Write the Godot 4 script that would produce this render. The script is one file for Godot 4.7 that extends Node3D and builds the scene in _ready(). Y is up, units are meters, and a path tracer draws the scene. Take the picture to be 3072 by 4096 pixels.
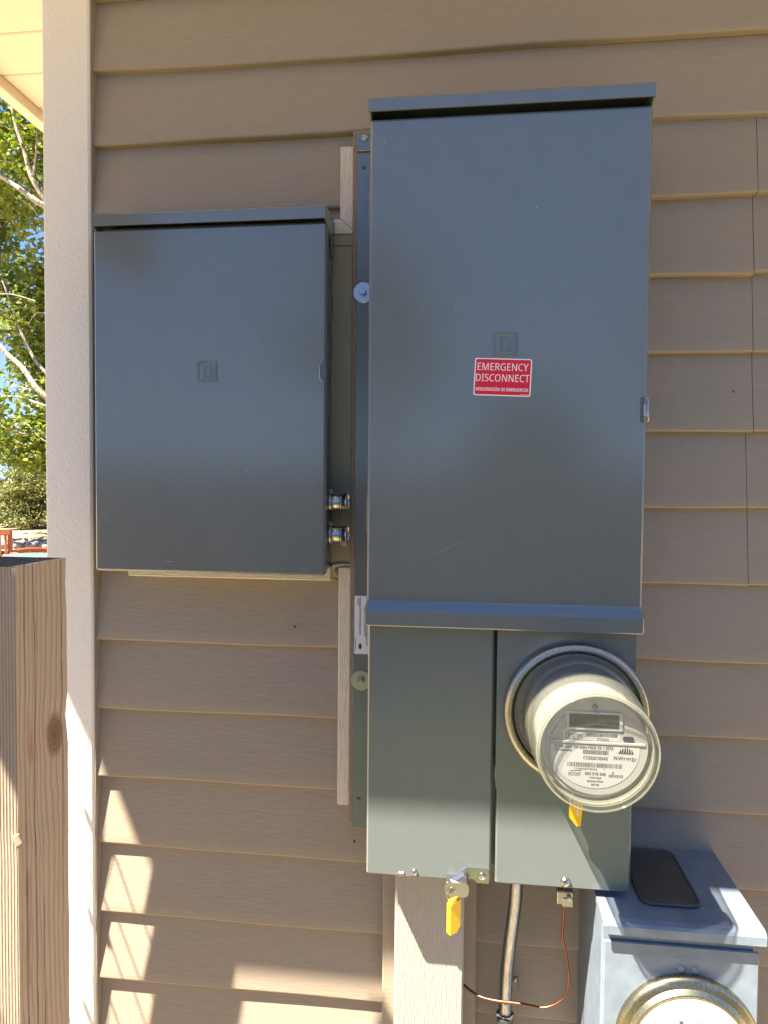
extends Node3D
# A house wall with a grey meter panel, a smaller breaker box, a watt-hour meter and an old meter socket.
# Metres, y up; the wall's siding hangs in the plane z = 0, the ground lies at y = GROUND.

const GROUND := -1.5
const LAP := 0.1098          # exposure of one siding course
const LAP0 := 0.6307         # bottom edge of course 0
var M := {}                  # materials
var used := {}

# ---------------------------------------------------------------- helpers
func lin(r: float, g: float, b: float, a := 1.0) -> Color:
	var c := Color(r, g, b).linear_to_srgb()
	c.a = a
	return c

func numbered(called: String) -> String:
	if not used.has(called):
		used[called] = 0
		return called
	used[called] += 1
	return "%s_%03d" % [called, used[called]]

func tag(o: Node, label: String, category: String, group := "", kind := "") -> Node:
	o.set_meta("label", label)
	o.set_meta("category", category)
	if group: o.set_meta("group", group)
	if kind: o.set_meta("kind", kind)
	return o

func thing(called: String, label: String, category: String, at := Vector3.ZERO, turn := 0.0, group := "") -> Node3D:
	var o := Node3D.new()
	o.name = numbered(called)
	add_child(o)
	o.position = at
	o.rotation.y = turn
	tag(o, label, category, group)
	return o

func mb() -> SurfaceTool:
	var st := SurfaceTool.new()
	st.begin(Mesh.PRIMITIVE_TRIANGLES)
	st.set_smooth_group(-1)
	return st

func made(st: SurfaceTool) -> ArrayMesh:
	st.generate_normals()
	return st.commit()

func part(called: String, shape, m: Material, parent: Node = null) -> MeshInstance3D:
	var o := MeshInstance3D.new()
	o.mesh = made(shape) if shape is SurfaceTool else shape
	o.material_override = m
	if parent:
		o.name = called
		parent.add_child(o, true)
	else:
		o.name = numbered(called)
		add_child(o)
	return o

func tri(st: SurfaceTool, a: Vector3, b: Vector3, c: Vector3, out: Vector3) -> void:
	if (b - a).cross(c - a).dot(out) > 0.0:
		st.add_vertex(a); st.add_vertex(c); st.add_vertex(b)
	else:
		st.add_vertex(a); st.add_vertex(b); st.add_vertex(c)

func quad(st: SurfaceTool, a: Vector3, b: Vector3, c: Vector3, d: Vector3, out: Vector3) -> void:
	tri(st, a, b, c, out)
	tri(st, a, c, d, out)

# a box between two corners with chamfered edges
func box(st: SurfaceTool, lo: Vector3, hi: Vector3, b := 0.0, x := Transform3D()) -> void:
	var c := (lo + hi) / 2.0
	var h := (hi - lo) / 2.0
	b = minf(b, minf(h.x, minf(h.y, h.z)) * 0.95)
	var ax := [Vector3.RIGHT, Vector3.UP, Vector3.BACK]
	var hs := [h.x, h.y, h.z]
	for i in 3:
		var u: int = (i + 1) % 3
		var v: int = (i + 2) % 3
		for s in [-1.0, 1.0]:
			var n: Vector3 = ax[i] * s
			var f: Vector3 = c + n * hs[i]
			var p: Vector3 = ax[u] * (hs[u] - b)
			var q: Vector3 = ax[v] * (hs[v] - b)
			quad(st, x * (f - p - q), x * (f + p - q), x * (f + p + q), x * (f - p + q), x.basis * n)
	if b <= 0.0:
		return
	for i in 3:
		var u: int = (i + 1) % 3
		var v: int = (i + 2) % 3
		for s in [-1.0, 1.0]:
			for t in [-1.0, 1.0]:
				var along: Vector3 = ax[i] * (hs[i] - b)
				var p: Vector3 = c + ax[u] * s * hs[u] + ax[v] * t * (hs[v] - b)
				var q: Vector3 = c + ax[u] * s * (hs[u] - b) + ax[v] * t * hs[v]
				quad(st, x * (p - along), x * (p + along), x * (q + along), x * (q - along), x.basis * (ax[u] * s + ax[v] * t))
	for sx in [-1.0, 1.0]:
		for sy in [-1.0, 1.0]:
			for sz in [-1.0, 1.0]:
				var k := Vector3(h.x * sx, h.y * sy, h.z * sz)
				var d := Vector3(sx, sy, sz) * b
				tri(st, x * (c + k - Vector3(0, d.y, d.z)), x * (c + k - Vector3(d.x, 0, d.z)), x * (c + k - Vector3(d.x, d.y, 0)), x.basis * Vector3(sx, sy, sz))

func bbox(lo: Vector3, hi: Vector3, b := 0.0, x := Transform3D()) -> SurfaceTool:
	var st := mb()
	box(st, lo, hi, b, x)
	return st

# a closed outline in (z, y) pushed along x; groups: smooth where sm[i] says so
func extrude_x(st: SurfaceTool, outline: PackedVector2Array, x0: float, x1: float, caps := true) -> void:
	var n := outline.size()
	var area := 0.0
	for i in n:
		var a := outline[i]
		var b := outline[(i + 1) % n]
		area += a.x * b.y - b.x * a.y
	for i in n:
		var a := outline[i]
		var b := outline[(i + 1) % n]
		var d := b - a
		var out := Vector3(0, -d.x, d.y) * signf(area)
		quad(st, Vector3(x0, a.y, a.x), Vector3(x1, a.y, a.x), Vector3(x1, b.y, b.x), Vector3(x0, b.y, b.x), out)
	if caps:
		var t := Geometry2D.triangulate_polygon(outline)
		for k in range(0, t.size(), 3):
			var p := [outline[t[k]], outline[t[k + 1]], outline[t[k + 2]]]
			for e in [x0, x1]:
				tri(st, Vector3(e, p[0].y, p[0].x), Vector3(e, p[1].y, p[1].x), Vector3(e, p[2].y, p[2].x), Vector3(1 if e == x1 else -1, 0, 0))

# a flat outline in (x, y) pushed from z0 to z1
func extrude_z(st: SurfaceTool, outline: PackedVector2Array, z0: float, z1: float, x := Transform3D()) -> void:
	var n := outline.size()
	var area := 0.0
	for i in n:
		area += outline[i].cross(outline[(i + 1) % n])
	for i in n:
		var a := outline[i]
		var b := outline[(i + 1) % n]
		var d := b - a
		quad(st, x * Vector3(a.x, a.y, z0), x * Vector3(b.x, b.y, z0), x * Vector3(b.x, b.y, z1), x * Vector3(a.x, a.y, z1), x.basis * (Vector3(d.y, -d.x, 0) * signf(area)))
	var t := Geometry2D.triangulate_polygon(outline)
	for k in range(0, t.size(), 3):
		for e in [z0, z1]:
			var p := []
			for j in 3: p.append(x * Vector3(outline[t[k + j]].x, outline[t[k + j]].y, e))
			tri(st, p[0], p[1], p[2], x.basis * Vector3(0, 0, 1 if e == z1 else -1))

func rounded(x0: float, x1: float, y0: float, y1: float, r: float, n := 4) -> PackedVector2Array:
	var o := PackedVector2Array()
	for q in [[x1 - r, y1 - r, 0.0], [x0 + r, y1 - r, PI / 2], [x0 + r, y0 + r, PI], [x1 - r, y0 + r, PI * 1.5]]:
		for i in n + 1:
			var a: float = q[2] + PI / 2 * i / n
			o.append(Vector2(q[0] + r * cos(a), q[1] + r * sin(a)))
	return o

# profile points (radius, height, smooth group of the band that ends here), turned about the transform's z axis
func lathe(st: SurfaceTool, prof: Array, n: int, x := Transform3D(), a0 := 0.0, a1 := TAU) -> void:
	for k in range(1, prof.size()):
		var p: Vector3 = prof[k - 1]
		var q: Vector3 = prof[k]
		st.set_smooth_group(int(q.z))
		for i in n:
			var u := a0 + (a1 - a0) * i / n
			var v := a0 + (a1 - a0) * (i + 1) / n
			var cu := Vector3(cos(u), sin(u), 0)
			var cv := Vector3(cos(v), sin(v), 0)
			if i == n - 1 and is_equal_approx(a1 - a0, TAU): cv = Vector3(cos(a0), sin(a0), 0)
			var m := (cu + cv) / 2.0
			var out := x.basis * (m * (q.y - p.y) + Vector3(0, 0, p.x - q.x))
			var A := x * (cu * p.x + Vector3(0, 0, p.y))
			var B := x * (cv * p.x + Vector3(0, 0, p.y))
			var C := x * (cv * q.x + Vector3(0, 0, q.y))
			var D := x * (cu * q.x + Vector3(0, 0, q.y))
			if p.x < 1e-6: tri(st, A, C, D, out)
			elif q.x < 1e-6: tri(st, A, B, C, out)
			else: quad(st, A, B, C, D, out)
	st.set_smooth_group(-1)

func lathed(prof: Array, n: int, x := Transform3D()) -> SurfaceTool:
	var st := mb()
	lathe(st, prof, n, x)
	return st

# a round rod along points; radius may be an array
func rod(st: SurfaceTool, pts: Array, r, n := 8, closed := false) -> void:
	var m := pts.size()
	var up := Vector3(0.31, 0.87, 0.38).normalized()
	var rings := []
	for i in m:
		var a: Vector3 = pts[(i - 1 + m) % m] if closed or i > 0 else pts[i]
		var b: Vector3 = pts[(i + 1) % m] if closed or i < m - 1 else pts[i]
		var t := (b - a).normalized()
		var s := up.cross(t).normalized()
		if s.length() < 0.1: s = Vector3.RIGHT.cross(t).normalized()
		up = t.cross(s).normalized()
		var rr: float = r[i] if r is Array else r
		var ring := []
		for k in n:
			var w := TAU * k / n
			ring.append(pts[i] + (s * cos(w) + up * sin(w)) * rr)
		rings.append(ring)
	st.set_smooth_group(1)
	for i in (m if closed else m - 1):
		var c: Vector3 = (pts[i] + pts[(i + 1) % m]) / 2.0
		for k in n:
			var A: Vector3 = rings[i][k]
			var B: Vector3 = rings[i][(k + 1) % n]
			var C: Vector3 = rings[(i + 1) % m][(k + 1) % n]
			var D: Vector3 = rings[(i + 1) % m][k]
			quad(st, A, B, C, D, (A + B + C + D) / 4.0 - c)
	st.set_smooth_group(-1)
	if not closed:
		for e in [0, m - 1]:
			var out: Vector3 = (pts[0] - pts[1]) if e == 0 else (pts[m - 1] - pts[m - 2])
			for k in range(1, n - 1):
				tri(st, rings[e][0], rings[e][k], rings[e][k + 1], out)

func roded(pts: Array, r, n := 8, closed := false) -> SurfaceTool:
	var st := mb()
	rod(st, pts, r, n, closed)
	return st

func curve(pts: Array, steps := 6) -> Array:
	var out := []
	for i in pts.size() - 1:
		var a: Vector3 = pts[maxi(i - 1, 0)]
		var b: Vector3 = pts[i]
		var c: Vector3 = pts[i + 1]
		var d: Vector3 = pts[mini(i + 2, pts.size() - 1)]
		for k in steps:
			out.append(b.cubic_interpolate(c, a, d, float(k) / steps))
	out.append(pts[-1])
	return out

# lettering fitted to a width and a cap height, lying in the plane z = at.z, growing towards +z
func letters(called: String, words: String, at: Vector3, wide: float, high: float, m: Material, parent: Node, serif := false, bold := false, turn := 0.0, deep := 0.0002) -> MeshInstance3D:
	var f := SystemFont.new()
	f.font_names = PackedStringArray(["Droid Serif" if serif else "Droid Sans"])
	if bold: f.font_weight = 700
	var t := TextMesh.new()
	t.font = f
	t.text = words
	t.font_size = 48
	t.pixel_size = 0.001
	t.depth = 0.01
	t.curve_step = 2.0
	var o := MeshInstance3D.new()
	o.name = called
	o.mesh = t
	o.material_override = m
	parent.add_child(o, true)
	var bb := t.get_aabb()
	var s := Vector3(wide / maxf(bb.size.x, 1e-5), high / maxf(bb.size.y, 1e-5), deep / 0.01)
	var c := bb.get_center()
	o.basis = Basis(Vector3.BACK, turn) * Basis.from_scale(s)
	o.position = at - o.basis * Vector3(c.x, c.y, bb.position.z)
	return o

# ---------------------------------------------------------------- textures and materials
func noise_img(w: int, h: int, freq: float, seed_: int, oct := 4, kind := FastNoiseLite.TYPE_SIMPLEX_SMOOTH) -> Image:
	var n := FastNoiseLite.new()
	n.noise_type = kind
	n.seed = seed_
	n.frequency = freq
	n.fractal_octaves = oct
	return n.get_seamless_image(w, h, false, false, 0.1, true)

func tex(im: Image) -> ImageTexture:
	return ImageTexture.create_from_image(im)

# grey noise mapped between two linear colours
func ramp(im: Image, lo: Color, hi: Color, gain := 1.0) -> ImageTexture:
	var src := im.duplicate()
	src.convert(Image.FORMAT_L8)
	var data: PackedByteArray = src.get_data()
	var table := []
	for i in 256:
		var t := clampf((i / 255.0 - 0.5) * gain + 0.5, 0, 1)
		var c := lo.lerp(hi, t).linear_to_srgb()
		table.append(Vector3i(int(c.r * 255 + 0.5), int(c.g * 255 + 0.5), int(c.b * 255 + 0.5)))
	var out := PackedByteArray()
	out.resize(data.size() * 3)
	for i in data.size():
		var c: Vector3i = table[data[i]]
		out[i * 3] = c.x
		out[i * 3 + 1] = c.y
		out[i * 3 + 2] = c.z
	return tex(Image.create_from_data(im.get_width(), im.get_height(), false, Image.FORMAT_RGB8, out))

func mat(called: String, c: Color, rough := 0.6, metal := 0.0, spec := 0.5) -> StandardMaterial3D:
	var m := StandardMaterial3D.new()
	m.resource_name = called
	m.albedo_color = c
	m.roughness = rough
	m.metallic = metal
	m.metallic_specular = spec
	M[called] = m
	return m

func mapped(m: StandardMaterial3D, scale: Vector3, color_tex: Texture2D = null, bump: Texture2D = null, bump_cm := 0.05) -> StandardMaterial3D:
	m.uv1_triplanar = true
	m.uv1_world_triplanar = true
	m.uv1_triplanar_sharpness = 8.0
	m.uv1_scale = scale
	if color_tex:
		m.albedo_color = Color.WHITE
		m.albedo_texture = color_tex
	if bump:
		m.heightmap_enabled = true
		m.heightmap_texture = bump
		m.heightmap_scale = bump_cm
	return m

func pane(called: String, c: Color, alpha: float, rough := 0.03) -> StandardMaterial3D:
	var m := mat(called, Color(c.r, c.g, c.b, alpha), rough)
	m.transparency = BaseMaterial3D.TRANSPARENCY_ALPHA
	return m

func materials() -> void:
	var fine := noise_img(512, 512, 0.02, 3, 5)
	var blotch := noise_img(256, 256, 0.012, 11, 4)
	var stipple := noise_img(512, 512, 0.045, 21, 3)
	var cell := noise_img(512, 512, 0.05, 8, 2, FastNoiseLite.TYPE_CELLULAR)
	M["fine"] = fine
	# painted lap siding, taupe, with pressed wood grain
	mapped(mat("siding", Color.WHITE, 0.62), Vector3(2.6, 15, 15), ramp(fine, Color(0.282, 0.230, 0.172), Color(0.303, 0.249, 0.188)), tex(fine), 0.026)
	mapped(mat("chase_paint", Color.WHITE, 0.62), Vector3(34, 3.0, 34), ramp(fine, Color(0.32, 0.29, 0.25), Color(0.385, 0.35, 0.305)), tex(fine), 0.09)
	# cream trim: coarse pressed stipple with faint vertical grain
	mapped(mat("trim", Color.WHITE, 0.6), Vector3(9, 4.5, 9), ramp(stipple, Color(0.74, 0.69, 0.615), Color(0.79, 0.74, 0.665)), tex(stipple), 0.06)
	mapped(mat("strip", Color.WHITE, 0.65), Vector3(30, 3.4, 30), ramp(fine, Color(0.54, 0.47, 0.37), Color(0.66, 0.585, 0.475), 1.4), tex(fine), 0.09)
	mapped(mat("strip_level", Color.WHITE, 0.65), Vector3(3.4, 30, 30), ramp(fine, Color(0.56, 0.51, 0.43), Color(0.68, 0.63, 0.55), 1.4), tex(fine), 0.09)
	mapped(mat("soffit", Color.WHITE, 0.7), Vector3(2, 2, 2), ramp(blotch, Color(0.74, 0.68, 0.58), Color(0.78, 0.72, 0.62)))
	mapped(mat("brown_edge", Color.WHITE, 0.7), Vector3(30, 4, 30), ramp(fine, Color(0.20, 0.145, 0.10), Color(0.28, 0.205, 0.145), 1.5), tex(fine), 0.06)
	mapped(mat("olive_board", Color.WHITE, 0.7), Vector3(12, 2, 12), ramp(fine, Color(0.27, 0.25, 0.175), Color(0.31, 0.29, 0.21)), tex(fine), 0.03)
	mapped(mat("caulk", Color.WHITE, 0.55), Vector3(40, 40, 40), ramp(fine, Color(0.34, 0.28, 0.20), Color(0.42, 0.35, 0.26)), tex(fine), 0.1)
	# grey baked enamel
	mapped(mat("enamel", Color.WHITE, 0.17, 0.0, 0.74), Vector3(3, 3, 3), ramp(blotch, Color(0.116, 0.133, 0.131), Color(0.122, 0.139, 0.138)), tex(stipple), 0.0)
	M.enamel.heightmap_enabled = false
	M.enamel.uv1_scale = Vector3(7, 7, 7)
	mapped(mat("old_enamel", Color.WHITE, 0.42, 0.0, 0.5), Vector3(7, 7, 7), ramp(blotch, Color(0.142, 0.180, 0.222), Color(0.182, 0.222, 0.266), 1.3), tex(fine), 0.015)
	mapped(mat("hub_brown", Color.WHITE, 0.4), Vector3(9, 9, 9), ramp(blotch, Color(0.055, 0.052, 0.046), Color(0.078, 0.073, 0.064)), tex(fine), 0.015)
	mat("zinc", lin(0.42, 0.42, 0.41), 0.34, 1.0)
	mapped(mat("chrome_zinc", Color.WHITE, 0.25, 1.0), Vector3(60, 60, 60), ramp(fine, Color(0.32, 0.32, 0.31), Color(0.56, 0.56, 0.54)))
	mapped(mat("ring_metal", Color.WHITE, 0.30, 1.0), Vector3(25, 25, 25), ramp(fine, Color(0.34, 0.32, 0.26), Color(0.55, 0.52, 0.43)))
	mapped(mat("brass_ring", Color.WHITE, 0.33, 1.0), Vector3(25, 25, 25), ramp(fine, Color(0.27, 0.235, 0.14), Color(0.44, 0.40, 0.27), 1.3))
	mapped(mat("conduit_steel", Color.WHITE, 0.30, 1.0), Vector3(60, 5, 60), ramp(fine, Color(0.22, 0.235, 0.255), Color(0.42, 0.445, 0.475), 1.5))
	mat("copper", lin(0.25, 0.10, 0.058), 0.40, 1.0)
	mat("bare_metal", lin(0.24, 0.255, 0.26), 0.5)
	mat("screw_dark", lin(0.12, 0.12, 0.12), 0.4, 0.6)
	mat("yellow", lin(0.86, 0.50, 0.015), 0.45)
	mat("red", lin(0.62, 0.004, 0.022), 0.35)
	mat("white_print", lin(0.78, 0.77, 0.76), 0.5)
	mat("black_print", lin(0.012, 0.012, 0.016), 0.6)
	mat("grey_print", lin(0.035, 0.035, 0.04), 0.6)
	mat("paper", lin(0.66, 0.67, 0.69), 0.6)
	mat("plate", lin(0.25, 0.25, 0.222), 0.5)
	mat("nameplate", lin(0.31, 0.31, 0.285), 0.5)
	mat("meter_body", lin(0.36, 0.355, 0.30), 0.5)
	mat("meter_base", lin(0.10, 0.10, 0.085), 0.5)
	mat("lcd", lin(0.020, 0.0195, 0.013), 0.45)
	mat("lcd_ink", lin(0.008, 0.008, 0.006), 0.5)
	mapped(mat("cream_plastic", Color.WHITE, 0.4), Vector3(9, 9, 9), ramp(blotch, Color(0.40, 0.365, 0.275), Color(0.45, 0.415, 0.315)))
	pane("meter_glass", lin(0.45, 0.46, 0.40), 0.05)
	pane("glass_edge", lin(0.34, 0.34, 0.25), 0.34, 0.06)
	pane("glass_side", lin(0.27, 0.275, 0.225), 0.34, 0.03)
	pane("sun_block", lin(0.15, 0.15, 0.12), 0.88, 0.2)
	pane("table_glass", lin(0.35, 0.52, 0.52), 0.55)
	# ground and growing things
	mapped(mat("ground", Color.WHITE, 0.95), Vector3(0.6, 0.6, 0.6), ramp(noise_img(512, 512, 0.03, 5, 6), Color(0.29, 0.215, 0.115), Color(0.45, 0.345, 0.195), 1.5), tex(stipple), 0.6)
	mapped(mat("patio", Color.WHITE, 0.9), Vector3(0.9, 0.9, 0.9), ramp(noise_img(512, 512, 0.05, 6, 5), Color(0.30, 0.27, 0.235), Color(0.39, 0.355, 0.31), 1.2), tex(stipple), 0.2)
	mapped(mat("bark", Color.WHITE, 0.85), Vector3(3, 1.2, 3), ramp(fine, Color(0.20, 0.17, 0.13), Color(0.46, 0.41, 0.33), 1.7), tex(fine), 1.0)
	mapped(mat("dark_bark", Color.WHITE, 0.9), Vector3(4, 1.5, 4), ramp(fine, Color(0.05, 0.04, 0.03), Color(0.13, 0.10, 0.075), 1.5), tex(fine), 1.5)
	mapped(mat("stone", Color.WHITE, 0.85), Vector3(2.2, 2.2, 2.2), ramp(noise_img(256, 256, 0.03, 15, 5), Color(0.15, 0.13, 0.115), Color(0.34, 0.305, 0.27), 1.6), tex(stipple), 1.0)
	mapped(mat("red_wood", Color.WHITE, 0.5), Vector3(14, 2, 14), ramp(fine, Color(0.26, 0.07, 0.022), Color(0.40, 0.125, 0.04), 1.4))
	mapped(mat("gate_wood", Color.WHITE, 0.8), Vector3(24, 2, 24), ramp(fine, Color(0.21, 0.145, 0.095), Color(0.33, 0.235, 0.155), 1.5), tex(fine), 0.2)
	mapped(mat("shingle", Color.WHITE, 0.9), Vector3(4, 4, 4), ramp(fine, Color(0.06, 0.055, 0.05), Color(0.12, 0.11, 0.10)))
	mat("wire_steel", lin(0.20, 0.19, 0.18), 0.5, 0.7)
	for k in [["leaf", Color(0.205, 0.26, 0.05), Color(0.62, 0.72, 0.14)], ["needle", Color(0.15, 0.17, 0.05), Color(0.20, 0.23, 0.06)], ["far_leaf", Color(0.095, 0.13, 0.035), Color(0.16, 0.22, 0.05)]]:
		var m := mat(k[0], k[1].linear_to_srgb(), 0.42 if k[0] == "leaf" else 0.6)
		m.backlight_enabled = true
		m.backlight = k[2].linear_to_srgb()
		m.vertex_color_use_as_albedo = true
		m.albedo_color = Color.WHITE
		m.set_meta("base", k[1])

# wood of the fence post's side: grain that flows round a knot, drying cracks, resin stains
func post_textures() -> void:
	var w := 256
	var h := 1024
	var n := FastNoiseLite.new()
	n.seed = 4
	n.frequency = 0.9
	n.fractal_octaves = 3
	var im := Image.create(w, h, false, Image.FORMAT_RGB8)
	var bump := Image.create(w, h, false, Image.FORMAT_RGB8)
	var kx := 0.73
	var ky := 0.20
	for j in h:
		var v := float(j) / h
		var wob := n.get_noise_2d(v * 5.0, 7.0)
		var wob2 := n.get_noise_2d(v * 14.0, 31.0)
		for i in w:
			var u := float(i) / w
			var dx := (u - kx)
			var dy := (v - ky) * 6.0
			var r2 := dx * dx + dy * dy * 0.45
			var push := 0.05 / (0.035 + r2) * dx * 0.28
			var arch := 0.20 * exp(-pow((v - 0.17) * 3.6, 2.0)) * (0.5 - absf(u - 0.5))
			var p := (u - push * 0.55 + arch + wob * 0.05 + wob2 * 0.008 + n.get_noise_2d(u * 3.0, v * 9.0) * 0.03) * 11.0
			var f := p - floorf(p)
			var late := pow(f, 5.0) * 0.85
			var g := n.get_noise_2d(u * 90.0, v * 12.0) * 0.5 + 0.5
			var c := Color(0.46, 0.355, 0.26).lerp(Color(0.25, 0.16, 0.10), late)
			c = c * (0.86 + 0.28 * g)
			var stain := clampf(n.get_noise_2d(u * 2.2 + 40.0, v * 4.5) * 3.2 - 0.75, 0.0, 1.0) * clampf(1.3 - u * 1.6, 0.0, 1.0)
			c = c.lerp(Color(0.27, 0.14, 0.055), stain * 0.75)
			var kr := sqrt(dx * dx + pow((v - ky) * 6.8, 2.0)) + n.get_noise_2d(u * 12.0, v * 40.0) * 0.018
			var hgt := 0.6 - late * 0.35
			if kr < 0.20:
				var ring := 0.5 + 0.5 * sin(kr * 150.0)
				c = c.lerp(Color(0.17, 0.085, 0.045).lerp(Color(0.30, 0.19, 0.125), ring * 0.4 + kr * 3.0), clampf((0.20 - kr) * 14.0, 0, 1))
			var s := c.linear_to_srgb()
			im.set_pixel(i, j, s)
			bump.set_pixel(i, j, Color(hgt, hgt, hgt))
	var side := mat("post_side", Color.WHITE, 0.8)
	side.albedo_texture = tex(im)
	side.heightmap_enabled = true
	side.heightmap_texture = tex(bump)
	side.heightmap_scale = 0.15
	# the other faces: fine saw lines
	var im2 := Image.create(256, 512, false, Image.FORMAT_RGB8)
	var b2 := Image.create(256, 512, false, Image.FORMAT_RGB8)
	for j in 512:
		for i in 256:
			var u := i / 256.0
			var v := j / 512.0
			var line := 0.5 + 0.5 * sin((u + 0.006 * n.get_noise_2d(v * 6.0, 3.0)) * TAU * 26.0)
			var g := n.get_noise_2d(u * 60.0, v * 60.0) * 0.5 + 0.5
			var b := n.get_noise_2d(u * 2.0, v * 3.0 + 9.0) * 0.5 + 0.5
			var c := Color(0.23, 0.165, 0.112).lerp(Color(0.39, 0.30, 0.215), line * 0.7 + g * 0.3) * (0.85 + 0.3 * b)
			im2.set_pixel(i, j, c.linear_to_srgb())
			var hh := line * 0.7 + g * 0.3
			b2.set_pixel(i, j, Color(hh, hh, hh))
	var front := mat("post_front", Color.WHITE, 0.85)
	front.albedo_texture = tex(im2)
	front.heightmap_enabled = true
	front.heightmap_texture = tex(b2)
	front.heightmap_scale = 0.12
	mapped(mat("post_top", Color.WHITE, 0.9), Vector3(40, 40, 7), ramp(M.fine, Color(0.055, 0.042, 0.034), Color(0.20, 0.155, 0.125), 2.2), tex(M.fine), 0.5)

# ---------------------------------------------------------------- the house
func siding_board(k: int, x0: float, x1: float, sag0: float, sag1: float, house: Node3D) -> void:
	var y := LAP0 - k * LAP
	var rng := RandomNumberGenerator.new()
	rng.seed = 900 + k * 7 + int(x0 * 10)
	var st := mb()
	# outline across the board: bottom edge, softly rounded nose, tilted face, back
	var prof := [Vector2(-0.0138, 0.0), Vector2(-0.0030, 0.0), Vector2(-0.0012, 0.0006), Vector2(-0.0002, 0.0018), Vector2(0.0, 0.0036), Vector2(-0.0019, 0.018), Vector2(-0.0060, 0.050), Vector2(-0.0150, 0.122), Vector2(-0.0225, 0.122)]
	var segs := maxi(2, int((x1 - x0) / 0.06))
	var rows := []
	for i in segs + 1:
		var t := float(i) / segs
		var x := lerpf(x0, x1, t)
		var dy := lerpf(sag0, sag1, pow(t, 4.0)) + 0.0012 * sin(x * 7.0 + k * 1.7) + 0.0006 * sin(x * 19.0 + k * 2.9)
		var dz := 0.0014 * sin(x * 5.0 + k * 2.3)
		var row := []
		for q in prof.size():
			var p: Vector2 = prof[q]
			var fade := clampf(1.0 - p.y / 0.1, 0, 1)
			row.append(Vector3(x, y + p.y + dy * fade, p.x + dz * fade))
		rows.append(row)
	for i in segs:
		for q in prof.size() - 1:
			st.set_smooth_group(2 if q >= 1 and q <= 6 else q + 10)
			var d: Vector2 = prof[q + 1] - prof[q]
			quad(st, rows[i][q], rows[i + 1][q], rows[i + 1][q + 1], rows[i][q + 1], Vector3(0, -d.x, d.y))
	st.set_smooth_group(-1)
	for e in [0, segs]:
		for q in range(1, prof.size() - 1):
			tri(st, rows[e][0], rows[e][q], rows[e][q + 1], Vector3(1 if e else -1, 0, 0))
	part("siding_board", st, M.siding, house)

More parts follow.
